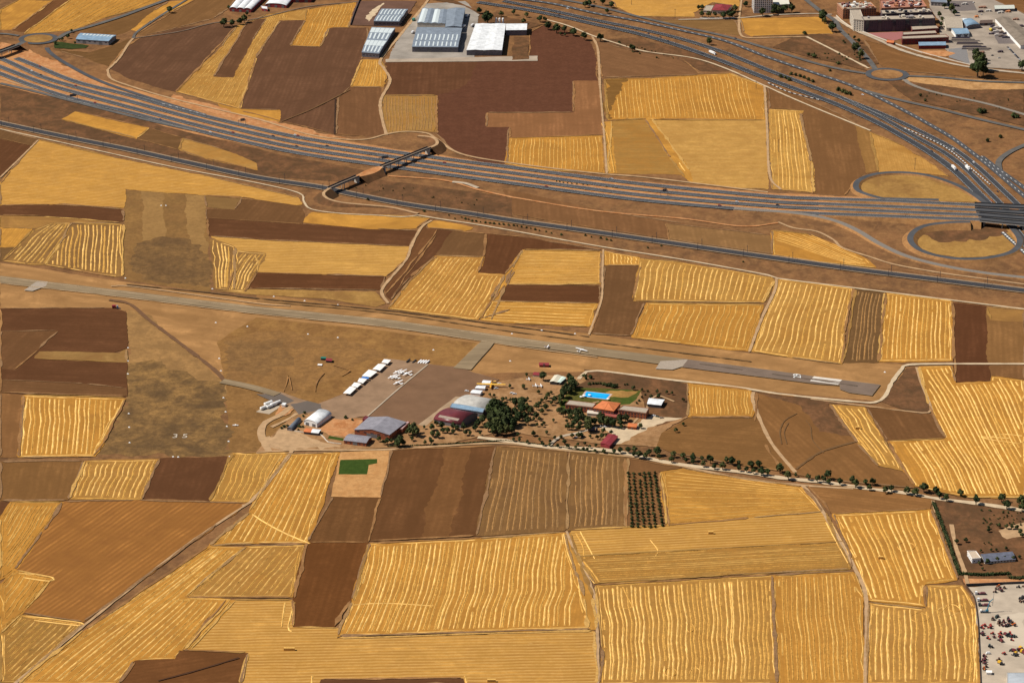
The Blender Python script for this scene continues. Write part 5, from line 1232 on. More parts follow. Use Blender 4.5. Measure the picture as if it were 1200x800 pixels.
t = B('dark_block','front wing of the long dark brick block with many windows','apartment block',[(1012.8,24.5),(1096,22),(1093,17.8),(1010,20)],18,'flat',.8,B_dk,C_gravel,win=(6,30,1.4,1.3,1.0))
for k in range(5):
    f = [.03,.20,.40,.59,.77][k]; P0 = G(1012.8,24.5,18); P1 = G(1096,22,18); d = P1-P0; a = math.atan2(d.y,d.x); p = P0+d*(f+.02); L = t.location
    mb = MB(); mb.box((p.x-L.x+math.sin(a)*.3, p.y-L.y-math.cos(a)*.3, 9), (4.6,1.0,17.6), a); mb.build('stair_bay', C_glass, t)
roofboxes(t, [(1014,23.5),(1095,21.3),(1093,18.5),(1011,21)], 18, 14, [C_cream, C_grey], sd=3)
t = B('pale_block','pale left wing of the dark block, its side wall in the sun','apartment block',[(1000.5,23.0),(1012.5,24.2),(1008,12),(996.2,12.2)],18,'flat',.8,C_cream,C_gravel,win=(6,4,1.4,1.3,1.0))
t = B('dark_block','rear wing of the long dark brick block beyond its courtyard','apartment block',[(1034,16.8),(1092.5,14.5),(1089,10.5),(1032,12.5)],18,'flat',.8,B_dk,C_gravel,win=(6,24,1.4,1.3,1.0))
roofboxes(t, [(1034,16.5),(1092.5,14.3),(1089,11),(1032,13)], 18, 16, [C_cream, C_grey, C_darkmetal], sd=4)
R_s = plain('school_red', (.20,.04,.035), var=.12)
B('school_block','low red school block, farthest of the stepped row','school building',[(1069,35.5),(1100,33.5),(1096,28.5),(1067.5,30.5)],7,'flat',.6,R_s,C_gravel,win=(2,8,3,1.1,1.2))
B('school_block','low red school block, second of the stepped row','school building',[(1058,41.3),(1098,39.3),(1096,36.2),(1058,38.2)],7,'flat',.6,R_s,C_gravel,win=(2,10,3,1.1,1.2))
B('school_block','wide dark red school block in the middle of the stepped row','school building',[(1057.5,46),(1112,44),(1108,40.8),(1056.5,43)],9,'flat',.6,R_s,C_gravel,win=(2,12,3,1.1,1.5))
B('school_gym','red gym with pale blue roof in front of the school','school building',[(1077,53.6),(1108.5,53.2),(1108,49.2),(1076.5,49.6)],5.5,'gable_u',.8,R_s,C_roofb)
B('kiosk','small red-roofed kiosk in the pink court','kiosk',[(1039,49.5),(1047,50.5),(1048,48),(1040,47)],3,'gable_u',.8,R_s,C_tile)
# estate
B('workshop','workshop with light blue roof and white side wall','workshop',[(1120,40.7),(1136,39.8),(1133,33.8),(1115,34.3)],5.5,'gable_u',1.0,C_white,C_roofb,doors=2,win=(1,4,2,1,3.5))
B('workshop','workshop with arched pale blue roof behind the light blue one','workshop',[(1133,32),(1149,30),(1140,23.5),(1128.5,25)],4.5,'arch_v',2.6,C_dgrey,C_roofb,doors=1)
B('store','wide flat pale store beside the estate yard','store',[(1109,33.5),(1128.5,34),(1127,22.5),(1105,20)],5,'flat',.5,C_cream,C_gravel,doors=2)
B('white_store','white store boxes behind the arched workshop','store',[(1125.5,25),(1134,25.3),(1133,22.3),(1125,22.2)],4.5,'flat',.4,C_white,C_roofw,doors=1)
B('shed','long pale-roofed shed near the top right corner','shed',[(1166,11),(1189,10.5),(1188,6.3),(1165.5,7)],5,'gable_u',1.0,C_dgrey,plain('pale_green_roof',(.50,.52,.46)),doors=3)
B('shed','dark brown shed with white ends in the yard','shed',[(1148,28),(1163,27.5),(1163,24),(1149,24.6)],4,'gable_u',.8,plain('brown_wall',(.10,.06,.05)),plain('brown_roof',(.12,.085,.07)),doors=2)
B('long_shed','large brown-roofed long shed at the right edge','shed',[(1196,53.5),(1222,51),(1182,20.5),(1166.5,22)],6,'gable_v',1.8,C_white,plain('brown_sheet',(.22,.18,.14),var=.25,scale=.1))
B('office','grey flat office at the top edge of the estate','office',[(1091,3),(1110,4),(1108,-4),(1090,-4)],6,'flat',.5,C_grey,C_roofg,win=(2,5,2,1.2))
for k in range(9):
    p = on(1126+k*2.6, 45.5+k*1.75+ (k%2)*.4); mb = MB(); L_ = 28+((k*7) % 5)*4
    for q in range(3): mb.box((0, (q-1)*1.25, .7+.2*(q%2)), (L_-q*2.1, 1.0, 1.2+.4*(q%2)), .02*q)
    o = mb.build('beam_stack', plain('beams%d' % (k % 3), [(.085,.07,.09),(.16,.13,.12),(.30,.25,.21)][k % 3])); o.location = p
    tag(o, f'long stack of beams in the estate yard, {ordn(k)} counting from the blue workshop', 'beam stack', 'stacks of beams in the estate yard')
for k in range(12):
    p = on(1163+(k % 4)*5.2, 32+(k//4)*4.4+(k % 4)*1.4); mb = MB()
    mb.box((0, 0, .9), (7+(k % 3)*2, 3.5, 1.8)); mb.box((.6, .3, 2.2), (4, 2.4, 1.0), .1)
    o = mb.build('material_stack', plain('stackm%d' % (k % 4), [(.10,.08,.10),(.55,.50,.45),(.16,.12,.10),(.07,.06,.08)][k % 4])); o.location = p
    tag(o, f'stack of dark building material, {ordn(k % 4)} in the {ordn(k//4)} line beside the long shed', 'material stack', 'material stacks beside the long shed')
# airfield buildings
t = B('brick_hangar','large brick hangar with grey pitched roof beside the apron','hangar',[(415.5,503.8),(456.2,509.8),(475.5,495),(432.5,489.2)],6.5,'gable_v',3.4,C_brick,C_roofl,doors=1,doorw=12,doorh=4.5,win=(1,5,3,1.0,4.6))
B('annex','narrow brick annex on the right side of the large hangar','annex',[(467.3,502.5),(471.5,503.3),(480.3,494.6),(476.8,493.9)],5,'flat',.3,C_brick,plain('pink_roof',(.40,.28,.27)))
B('brick_shed','low brick shed with grey roof in front of the large hangar','shed',[(403,516.2),(429,519.4),(435.5,512.2),(409.5,509)],4,'gable_u',1.6,C_brick,C_roofl,doors=1,win=(1,5,1.5,1.2,1.2))
B('hut','small maroon hut at the back left corner of the large hangar','hut',[(425,491.5),(429,492),(432,488.5),(428,488)],4,'flat',.2,C_redsh,C_maroon)
B('arched_hangar','white arched fabric hangar by the orange bare earth','hangar',[(356.3,494),(371.5,497.5),(388.3,485.3),(371.5,482)],4,'arch_v',3.2,C_white,C_roofw,doors=2,doorw=4,doorh=3.5)
B('quonset_hut','dark blue-grey half-round hut left of the white arched hangar','hut',[(336.5,503),(342.5,504),(353,492.5),(348,491.5)],1.5,'arch_v',2.4,C_dgrey,plain('bluegrey_sheet',(.13,.15,.18)))
B('hut','orange-roofed hut in front of the white arched hangar','hut',[(356,506),(364,507),(366,503),(359,502)],2.8,'gable_u',.6,C_darkmetal,C_tile)
B('hut','white-roofed hut in front of the white arched hangar','hut',[(364.5,507),(373,508),(376,504),(367,503)],2.8,'gable_u',.6,C_darkmetal,C_roofw)
t = B('maroon_hangar','arched hangar with maroon roof and a beige roof panel','hangar',[(508.6,491.5),(540,497.6),(559.5,486.5),(529.5,480.5)],4.5,'arch_u',5.2,C_dgrey,C_maroon,sky=None)
def patch(t, q, h, roof, rise, s0, s1, t0, t1, mat, nm='roof_panel'):
    P = [G(x, y, h) for x, y in q]; L = t.location; mb = MB(); n_ = 8
    def at(s, x):
        p = P[0]*(1-s)*(1-x)+P[1]*s*(1-x)+P[2]*s*x+P[3]*(1-s)*x; return (p.x-L.x, p.y-L.y, h+rise*math.sqrt(max(0,1-(2*x-1)**2))+.28)
    for i in range(n_): mb.quad(at(s0, t0+(t1-t0)*i/n_), at(s1, t0+(t1-t0)*i/n_), at(s1, t0+(t1-t0)*(i+1)/n_), at(s0, t0+(t1-t0)*(i+1)/n_))
    mb.build(nm, mat, t)
patch(t, [(508.6,491.5),(540,497.6),(559.5,486.5),(529.5,480.5)], 4.5, 'u', 5.2, .12, .86, .05, .15, plain('beige_panel',(.32,.25,.20)))
B('grey_hangar','arched hangar with pale grey roof, behind the maroon one','hangar',[(531.5,474.5),(569,481.5),(588,471.5),(552,465)],4.5,'arch_u',4.8,C_dgrey,ribbed('silver_sheet',(.44,.42,.38),pitch=2.0,depth=.15))
B('link_building','low blue-roofed link between the two arched hangars','annex',[(527.5,477.5),(565.5,483.5),(568,478.5),(530,473)],6,'flat',.1,C_dgrey,C_roofb)
for k, q in enumerate(([(551.5,460.5),(562.5,461.8),(565.5,458.3),(555,457)], [(557,455),(568,455.8),(569,452.8),(560.5,452.2)], [(565,449),(574,449.8),(575.5,446.8),(567,446)])):
    B('tent','white tent roof by the yellow aeroplane, '+['nearest the grey hangar','middle one','farthest one'][k],'tent',q,2.8,'gable_u',.8,C_white,C_roofw,group='white tents by the yellow aeroplane')
# clubhouse
B('clubhouse_wing','left wing of the red brick clubhouse with pale flat roof','clubhouse',[(662.5,474.2),(694.5,477.8),(698.5,473.3),(667,469.6)],7,'flat',.4,C_brick,C_gravel,win=(2,9,1.8,1.2,1.0))
B('clubhouse_hall','clubhouse centre under a hipped orange tile roof','clubhouse',[(695.5,478.2),(719,482),(727,472.8),(706,470)],7.5,'hip',4,C_brick,C_tile,win=(2,7,2.2,1.4,1.0),doors=1,doorw=3,doorh=2.6)
B('clubhouse_wing','right wing of the red brick clubhouse with pale flat roof','clubhouse',[(724.5,480.3),(757,484.6),(760.5,479),(730.5,475.9)],7,'flat',.4,C_brick,C_gravel,win=(2,9,1.8,1.2,1.0))
B('terrace_building','low red-roofed terrace in front of the clubhouse centre','clubhouse',[(704,486.5),(722,489.3),(726.5,484.5),(708.5,482)],3.5,'flat',.2,C_brick,plain('red_flat',(.30,.085,.07)),win=(1,6,1.5,1.6,.8))
B('awning','cream awning in front of the clubhouse left wing','awning',[(688,484.3),(702,485.6),(703.5,482),(689,481)],3.2,'flat',0,C_cream,C_cream)
B('brick_hut','small brick hut right of the clubhouse trees','hut',[(735.5,500),(745.5,501),(747,497),(737,496)],3,'gable_u',.7,C_brick,C_tile,doors=1,doorw=1.2,doorh=2.1)
B('tent_hall','white tent hall right of the pool lawn','tent',[(758.6,473.5),(774.6,475.2),(778.5,468.8),(761,467)],3.6,'gable_u',.8,C_darkmetal,C_roofw)
B('maroon_shed','maroon-roofed shed beside the curving pale drive','shed',[(703.8,519),(714.2,522.2),(724,511),(713,508.6)],3.5,'gable_v',1.2,C_redsh,C_redsh)
B('hut','small maroon-roofed hut on the dry grass above the car park','hut',[(624.5,438.8),(632.5,439.6),(634,436.4),(626.5,435.9)],2.8,'gable_u',.8,C_cream,C_redsh)
B('pavilion','cream-roofed pavilion of two gables at the trees','pavilion',[(644.5,447.5),(652.5,448.3),(657.5,441),(650,440.2)],3.2,'gable_v',1,C_darkmetal,plain('cream_roof',(.60,.56,.44)))
B('pavilion','pale green-roofed pavilion joined to the cream one','pavilion',[(652.8,448.3),(656.5,448.8),(663,443),(658,441.6)],3.0,'gable_v',.6,C_darkmetal,plain('mint_roof',(.55,.66,.58)))
B('container','dark red container on the dry grass','container',[(632,427.5),(643,427.8),(643,425.2),(632,424.9)],2.6,'flat',0,C_redsh,C_redsh,doors=1,doorw=2)
B('hut','green-roofed hut on the airfield grass','hut',[(376,419.6),(381.5,419.9),(382,418.3),(377,418)],2.4,'gable_u',.5,C_darkmetal,plain('green_roof',(.03,.16,.12)))
B('hut','maroon-roofed hut right of the green one on the airfield grass','hut',[(382,422.2),(388.5,422.8),(389,420.3),(383,419.8)],2.4,'gable_u',.5,C_darkmetal,C_redsh)
B('box','small white box on the ground by the green-roofed hut','box',[(372.5,427.6),(377,427.8),(377.3,426.6),(373,426.4)],1.0,'flat',0,C_white,C_white)
shel = [([(447,425.3),(454.2,426.8),(458.2,422.6),(450,421.4)],'farthest'),([(436.5,433),(445.2,434.9),(452.7,427.6),(443.2,426.9)],'second'),([(424,441),(433.7,442.6),(442.2,436.2),(432.1,433.6)],'third'),([(419,447.8),(425.2,449.8),(430.2,444.8),(421,443.6)],'fourth'),([(411.5,452.8),(418.6,454.8),(423.7,450.2),(415.2,448.6)],'fifth'),([(402,461.2),(410.2,462.3),(417.7,455.2),(410.2,453.2)],'nearest')]
def canopy(q, label, mat, name='sunshade', h=2.7):
    P = [G(x, y, h) for x, y in q]; g = gz(P[0].x, P[0].y); c = sum(P, Vector())/4; loc = Vector((c.x, c.y, g)); t = tag(empty(name, loc), label, 'sunshade', 'white sunshades along the apron')
    L = [Vector((p.x-c.x, p.y-c.y, 0)) for p in P]; mb = MB(); H = Vector((0, 0, h)); m_ = (L[0]+L[1])/2; k_ = (L[2]+L[3])/2
    up = Vector((0, 0, .35)); mb.prism([L[0]+H, m_+H+up, k_+H+up, L[3]+H], [L[0]+H+Vector((0,0,.12)), m_+H+up*1.35, k_+H+up*1.35, L[3]+H+Vector((0,0,.12))])
    mb.prism([m_+H+up, L[1]+H, L[2]+H, k_+H+up], [m_+H+up*1.35, L[1]+H+Vector((0,0,.12)), L[2]+H+Vector((0,0,.12)), k_+H+up*1.35])
    mb.build('roof', mat, t)
    for a in L:
        p = MB(); p.tube(a*.94, a*.94+H+Vector((0, 0, .04)), .09, .09, 6); p.build('post', C_steel, t)
for q, o in shel: canopy(q, f'white sunshade roof in the slanting line left of the apron, {o}', C_white)
canopy([(423.3,443.6),(431.5,444.6),(432.5,442.8),(424.5,441.9)], 'narrow blue sunshade in the line of white ones', plain('blue_canvas', (.05,.20,.55)))
# pool
P = [G(683.5,465), G(710.3,468.2), G(715.3,462.4), G(687.5,459.3)]; c = sum(P, Vector())/4; z = gz(c.x, c.y)
t = tag(empty('swimming_pool', (c.x, c.y, z)), 'bright blue swimming pool on the green lawn', 'swimming pool'); L = [Vector((p.x-c.x, p.y-c.y, 0)) for p in P]
mb = MB(); mb.prism([a*1.16 for a in L], [a*1.16+Vector((0,0,.12)) for a in L]); mb.build('pool_edge', plain('pool_stone',(.50,.36,.30)), t)
mb = MB(); mb.prism([a+Vector((0,0,.06)) for a in L], [a+Vector((0,0,.16)) for a in L]); mb.build('water', plain('pool_water', (.01,.42,.88), rough=.12, var=.25, scale=.12, spec=.5), t)
for k, (x, y) in enumerate([(681,467),(684.5,465.6),(690.8,464.9),(712.5,469.5)]):
    p = on(x, y); mb = MB(); mb.tube((0,0,0),(0,0,2.2),.05,.05,6); t = tag(empty('parasol', p), 'white pool parasol, '+['leftmost one','second from the left at the pool corner','third, at the pool edge','the one right of the pool'][k], 'parasol', 'parasols round the pool'); mb.build('pole', C_steel, t)
    mb = MB(); mb.tube((0,0,2.0),(0,0,2.6),1.7,.1,8); mb.build('canopy', C_white, t)
# white house, net-covered rows, shed roof in the corner
B('white_house','white flat-roofed house with sunlit side wall behind the hedge','house',[(1139.3,655.2),(1149.4,654.4),(1143.4,646.3),(1133.6,646.2)],4.5,'flat',.5,C_white,plain('beige_roof',(.50,.40,.30)),win=(1,2,1.2,1.2,1.4))
B('long_greenhouse','long low slate-blue roofed building right of the white house','shed',[(1154,658.5),(1190,655.5),(1186,646.8),(1149.5,649.8)],2.4,'gable_u',.9,C_cream,plain('slate',(.12,.13,.17),var=.3,scale=.25),win=(1,10,1.4,1.0,.8))
B('pale_shed','pale blue-grey flat shed roof in the lower right corner','shed',[(1180.5,806),(1215,806),(1215,788),(1180.5,788)],5,'flat',.4,C_cream,plain('paleblue_roof',(.40,.43,.46),var=.2,scale=.1))
# fuel plant
pq = [G(300,482.5), G(315.5,485.3), G(329,476.3), G(316,472)]; c = sum(pq, Vector())/4; z = gz(c.x, c.y)
mb = MB(); mb.prism([(p.x, p.y, z-.2) for p in pq], [(p.x, p.y, z+.25) for p in pq]); tag(mb.build('concrete_pad', M_conc), kind='structure'); reg([(p.x, p.y) for p in pq], z+.25)
for k, (x, y, r, h) in enumerate([(309,479.5,1.6,4),(316,478,1.6,3.5),(314.5,474.5,1.8,5),(321,475.5,1.8,4),(325.5,473.5,1.5,3.5)]):
    mb = MB(); L_ = h
    mb.tube((-L_,0,r+.4),(L_,0,r+.4),r,r,14); mb.tube((-L_-.5,0,r+.4),(-L_,0,r+.4),r*.5,r,14); mb.tube((L_,0,r+.4),(L_+.5,0,r+.4),r,r*.5,14)
    t = tag(empty('fuel_tank', on(x, y), .8), f'white lying fuel tank on the concrete pad, {ordn(k)} from the left', 'tank', 'fuel tanks on the pad'); mb.build('tank_body', C_white, t)
    for s in (-1, 1): m2 = MB(); m2.box((s*L_*.6,0,.3),(.6,r*2,.6)); m2.build('saddle', C_grey, t)
B('hut','small white hut at the end of the fuel pad','hut',[(330,474.5),(334,475),(335.5,472.8),(331.5,472.4)],2.6,'flat',.2,C_white,C_roofw)

# ---------------------------------------------------------------- bridges
def bridge(name, label, pts, w, mat_deck, th=1.1, piers=(), rail=True, cat='bridge'):
    W_ = [tuple(G(p[0], p[1], p[2])) for p in pts]; L = smooth_line(W_, 5.0); loc = Vector(L[0])*1.0; loc.z = 0
    t = tag(empty(name, loc), label, cat); n = len(L); T = np.gradient(L[:, :2], axis=0); T /= np.hypot(T[:, 0], T[:, 1])[:, None]; N = np.stack((-T[:, 1], T[:, 0]), 1)
    def strip(o0, o1, z0, z1, nm, mat):
        mb = MB(); rr = []
        for k in range(n):
            a = L[k][:2]+N[k]*o0; b = L[k][:2]+N[k]*o1
            rr.append([(a[0], a[1], L[k][2]+z0), (b[0], b[1], L[k][2]+z0), (b[0], b[1], L[k][2]+z1), (a[0], a[1], L[k][2]+z1)])
        mb.rings(rr); shift(mb, loc); return mb.build(nm, mat, t)
    strip(-w/2, w/2, -th, 0, 'deck', C_concr)
    strip(-w/2+.5, w/2-.5, .01, .06, 'road_surface', mat_deck)
    if rail:
        strip(-w/2, -w/2+.5, .07, 1.5, 'parapet', C_darkmetal); strip(w/2-.5, w/2, .07, 1.5, 'parapet', C_darkmetal)
    for f in piers:
        k = int(f*(n-1)); p = L[k]; ang = math.atan2(N[k][1], N[k][0]); mb = MB()
        for s in (-.3, .3): mb.tube((p[0]-loc.x+N[k][0]*w*s, p[1]-loc.y+N[k][1]*w*s, 0), (p[0]-loc.x+N[k][0]*w*s, p[1]-loc.y+N[k][1]*w*s, p[2]-th), .5, .5, 8)
        mb.box((p[0]-loc.x, p[1]-loc.y, p[2]-th-.35), (w*.8, 1.0, .7), ang); mb.build('pier', C_concr, t)
    return t
def abut(label_t, x, y, z, w, ang, t):
    p = G(x, y, z); L = t.location; mb = MB(); mb.box((p.x-L.x, p.y-L.y, (z-1.2)/2), (2.0, w, z-1.2), ang); mb.build('abutment', C_concr, t)
t1 = bridge('farm_bridge','long farm-track bridge on piers over the motorway',[(447,195.3,8.5),(475,184.2,8.5),(503,173,8.5)],6.5,plain('deck_gravel',(.22,.17,.13)),piers=(.2,.36,.52,.68,.84))
ribbon('dirt_track', [(503,173,8.5),(511,169.5,7.8),(512,165,6),(505,160.5,3.5),(490,159,1.5)], 5.5, M_track, skirt=M_scrub)
ribbon('dirt_track', [(447,195.3,8.4),(441,198,6.5),(433,201.5,6),(425,204.5,7),(419,206.5,8.4)], [7,14,16,12,7], M_orange, skirt=M_scrub)
t2 = bridge('farm_bridge','short farm-track bridge over the railway cutting',[(419,206.5,8.5),(402,213.5,8.5),(386,220.5,8.5)],6.5,plain('deck_gravel',(.22,.17,.13)),piers=(.5,))
ribbon('dirt_track', [(386,220.5,8.5),(379,226,7.8),(383,232,6),(400,237,4),(430,240,2),(460,243,1.2),(490,250,1.15)], 5, M_track, skirt=M_scrub)
for tt, (x, y) in ((t1,(449,194.5)),(t1,(501,173.8)),(t2,(418,207)),(t2,(387.5,219.9))): abut('', x, y, 8.5, 7, .9, tt)
bridge('road_bridge','road bridge over the motorway at the left edge',[(-8,63.3,8.5),(6,58.5,8.5),(20,53.3,8.5)],9,M_asph,piers=(.3,.7))
ribbon('road', [(20,53.3,8.5),(24,51,6),(28,49,2)], 9, M_asph, skirt=M_orange)
for kk, lab in (('A','farthest'),('B','second farthest'),('C','second nearest'),('D','nearest')):
    x0, y0 = bands[kk][-1]; dy = {'A':3.2,'B':4.2,'C':5.2,'D':6.0}[kk]; zb = zr(1150)+.15
    bridge('motorway_bridge', f'{lab} of the four motorway decks crossing the diagonal motorway', [(x0-1, y0, zb), (1175, y0+dy*.45, zb), (1215, y0+dy, zb)], 12.5, M_asphM, piers=(.08,.42,.80))

# ---------------------------------------------------------------- gantries, masts, poles, markers
def gantry(x, y, ang, wid, label):
    t = tag(empty('sign_gantry', on(x, y), ang), label, 'sign gantry', 'overhead sign gantries of the motorway')
    mb = MB(); mb.tube((0,0,0),(0,0,7.5),.25,.25,8); mb.build('post', C_steel, t)
    mb = MB(); mb.tube((0,wid,0),(0,wid,7.5),.25,.25,8); mb.build('post', C_steel, t)
    mb = MB(); mb.box((0,wid/2,7.4),(.5,wid+.6,.6)); mb.box((0,wid/2,6.5),(.3,wid+.6,.2)); mb.build('beam', C_steel, t)
    mb = MB(); mb.box((.45,wid*.4,7.2),(.25,wid*.6,3.6)); mb.build('sign_board', C_darkmetal, t)
gantry(91,118,1.9,15,'motorway sign gantry nearest the left edge'); gantry(456,191,1.9,14,'motorway sign gantry left of the long farm bridge')
gantry(288,147,1.9,10,'motorway sign gantry over the far carriageway above the yellow patch'); gantry(782,229,1.9,9,'motorway sign gantry at the middle of the picture')
k = 0
cum = np.r_[0, np.cumsum(np.hypot(*np.diff(RL[:, :2], axis=0).T))]
for sN, side in ((1, 'far'), (-1, 'near')):
    k = 0
    for d in np.arange(20, cum[-1]-10, 58.0):
        i = int(np.searchsorted(cum, d)); p = RL[i]; n_ = RN[i]; a = math.atan2(n_[1], n_[0])
        x, y = p[0]+n_[0]*7.6*sN, p[1]+n_[1]*7.6*sN
        t = tag(empty('catenary_mast', (x, y, gz(x, y)), a), f'steel overhead-line mast on the {side} side of the railway, {ordn(k)} from the left', 'mast', 'overhead-line masts along the railway')
        mb = MB(); mb.tube((0,0,0),(0,0,8.5),.28,.2,6); mb.build('pole', C_darkmetal, t)
        mb = MB(); mb.tube((0,0,7.2),(-3.2*sN,0,7.4),.09,.09,5); mb.tube((0,0,8.3),(-3.2*sN,0,7.5),.07,.07,5); mb.build('bracket', C_darkmetal, t); k += 1
for (x, y, h, lab) in [(912,178,17,'tall dark pole in the yellow strip field'),(1072,199,16,'tall dark pole in the yellow field by the upper loop'),(791,22,15,'dark pole at the edge of the top yellow field'),(740,6,12,'dark pole standing in the top yellow field'),(886,104,11,'dark pole at the top corner of the large stubble field'),(1142,74,14,'pole beside the big tree clump')]:
    t = tag(empty('utility_pole', on(x, y)), lab, 'pole', 'utility poles'); mb = MB(); mb.tube((0,0,0),(0,0,h),.32,.2,8); mb.build('pole', C_darkmetal, t)
    mb = MB(); mb.box((0,0,h-.8),(3.6,.25,.25)); mb.build('crossarm', C_darkmetal, t)
mk = {'down the left side of the grass strip':[(150,407.5),(150,423),(150,438),(151,484.5),(151.5,500.5),(152,518.5)],
 'down the right side of the grass strip':[(257,420),(259,434.5),(262,466),(264.5,482.5),(266,499.5),(268,517)],
 'along the foot of the grass strip':[(203,535),(209,535.3),(269,535.5)],
 'along the upper edge of the runway verge':[(147,326),(249,338.5),(321,347.5),(357,352.5),(396,357.3),(253,378),(290,382.5),(361,391.5),(396,395.5),(635,388),(674,391)],
 'in the mown upper strip':[(189,241),(194.5,241)],'beside the runway end':[(1037,436)],'on the apron grass':[(508,410),(600,391),(598,423)]}
for w_, L_ in mk.items():
    for k, (x, y) in enumerate(L_):
        mb = MB(); mb.prism([(-1.1,-.9,0),(1.1,-.9,0),(1.1,.9,0),(-1.1,.9,0)], [(-.3,-.2,.9),(.3,-.2,.9),(.3,.2,.9),(-.3,.2,.9)])
        o = mb.build('airfield_marker', C_white); o.location = on(x, y); tag(o, f'small white marker {w_}' + (f', {ordn(k)} in its line' if len(L_) > 1 else ''), 'marker', 'white airfield markers')
p = on(276,498.7); mb = MB(); mb.box((0,0,.5),(6,1.2,1.0)); mb.box((0,0,.95),(1.2,3,.5)); o = mb.build('landing_marker', C_white); o.location = p; tag(o, 'white bar-shaped landing marker on the grass', 'marker')

# ---------------------------------------------------------------- vehicles
def paint(c, n=None): return plain('paint', c, rough=.35, var=.04, spec=.5)
def wheels(t, spots, r, w, nm='wheel'):
    for (x, y) in spots:
        mb = MB(); mb.tube((x, y-w/2, r), (x, y+w/2, r), r, r, 12); mb.build(nm, C_tyre, t)
def car(x, y, ang, col, label, group='cars', van=False, name='car'):
    t = tag(empty(name, on(x, y), ang), label, 'van' if van else 'car', group); H = 1.0 if not van else 1.9
    m = MB(); m.rings([[(-2.2,-.8,.4),(-2.2,.8,.4),(-2.2,.75,.9),(-2.2,-.75,.9)],[(-1.9,-.87,.35),(-1.9,.87,.35),(-1.9,.82,1.0),(-1.9,-.82,1.0)],[(1.4,-.87,.35),(1.4,.87,.35),(1.4,.8,.95),(1.4,-.8,.95)],[(2.2,-.78,.4),(2.2,.78,.4),(2.2,.7,.75),(2.2,-.7,.75)]]); m.build('body', paint(col), t)
    m = MB(); x1 = .7 if not van else 1.3; zz = 1.45 if not van else 2.1
    m.prism([(-1.9,-.78,.9),(x1+.6,-.78,.9),(x1+.6,.78,.9),(-1.9,.78,.9)], [(-1.5,-.62,zz),(x1,-.62,zz),(x1,.62,zz),(-1.5,.62,zz)], 0)
    m.build('cabin', C_glass if not van else paint(col), t)
    m = MB(); m.box((-.4+(.3 if van else 0), 0, zz+.03), (x1+1.35, 1.2, .06)); m.build('car_roof', paint(col), t)
    wheels(t, [(-1.4,-.8),(-1.4,.8),(1.4,-.8),(1.4,.8)], .34, .22); return t
def lorry(x, y, ang, col, label, L_=13, box=True, cab=(.8,.8,.8), group='lorries'):
    t = tag(empty('lorry', on(x, y), ang), label, 'lorry', group)
    m = MB(); m.box((0, 0, 1.05), (L_, 2.2, .3)); m.build('chassis', C_darkmetal, t)
    if box: m = MB(); m.box((-.4, 0, 2.6), (L_-.6, 2.5, 2.7)); m.build('cargo_box', paint(col), t)
    else: m = MB(); m.box((-.4, 0, 1.35), (L_-.6, 2.5, .25)); m.box((-1, 0, 1.9), (L_*.5, 2.0, .9)); m.build('load_bed', paint(col), t)
    m = MB(); m.prism([(L_/2+.1,-1.2,.6),(L_/2+2.3,-1.2,.6),(L_/2+2.3,1.2,.6),(L_/2+.1,1.2,.6)], [(L_/2+.1,-1.15,3.2),(L_/2+1.9,-1.15,3.2),(L_/2+1.9,1.15,3.2),(L_/2+.1,1.15,3.2)]); m.build('cab', paint(cab), t)
    m = MB(); m.box((L_/2+2.22, 0, 2.3), (.1, 2.0, .8)); m.build('windscreen', C_glass, t)
    wheels(t, [(q, s) for q in (-L_/2+1.5, -L_/2+2.8, L_/2+1.3) for s in (-1.05, 1.05)], .5, .35); return t
def hd(x0, y0, x1, y1):
    a = G(x0, y0); b = G(x1, y1); return math.atan2(b.y-a.y, b.x-a.x)
lorry(834.5,63.2,hd(825,59.5,850,70),(.82,.82,.80),'white lorry on the diagonal motorway below the lone tree',group='lorries on the diagonal motorway')
lorry(1117.5,199,hd(1110,192,1125,206),(.80,.80,.78),'white lorry near the flyover, left one of the pair',L_=12,group='lorries on the diagonal motorway')
lorry(1133.5,199.3,hd(1125,191,1142,208),(.85,.85,.83),'white lorry near the flyover, right one of the pair',L_=12,group='lorries on the diagonal motorway')
mcars = [(823,64,830,67,(.03,.03,.04),'dark car just behind the lorry below the lone tree'),(760,40,775,46,(.04,.04,.05),'dark car on the diagonal motorway under the pole'),(774,44,790,50,(.05,.04,.04),'second dark car on the diagonal motorway'),(783,49.5,795,54,(.04,.05,.06),'dark car following in the near lane above the hedge'),(747,24.7,760,28,(.05,.05,.06),'dark car on the far carriageway near the yellow field'),
 (862,46.4,875,51,(.03,.03,.05),'dark blue car on the service road beside the small brown field'),(1117,176,1125,181,(.8,.8,.8),'white car on the diagonal motorway before the gore dashes'),(1141,191.5,1150,198,(.75,.75,.75),'white car nearest the dashed gore lines'),(1092,178.5,1100,184,(.05,.05,.06),'dark car in the near lane left of the lorries'),(1169,225,1176,231,(.04,.04,.05),'dark car in the third carriageway above the flyover'),(1162,236,1168,241,(.6,.15,.05),'orange car about to pass under the flyover'),
 (1127,239,1140,240,(.03,.03,.04),'dark car on the flyover approach'),(1160,302,1150,302.5,(.03,.03,.04),'dark car on the lower loop, bottom curve'),(1188,294,1192,288,(.03,.03,.04),'dark car on the lower loop, right curve'),(48,89,60,93,(.03,.03,.03),'black car on the left motorway near the orange cutting'),(1011,111.5,1020,114,(.75,.75,.75),'white car on the ramp below the upper roundabout'),(665,10.5,672,12,(.7,.7,.7),'pale car on the motorway at the top'),(655,19,665,21,(.04,.04,.05),'dark car on the motorway above the track fork')]
for (x, y, x1, y1, c, l) in mcars: car(x, y, hd(x, y, x1, y1), c, l, 'cars on the motorways')
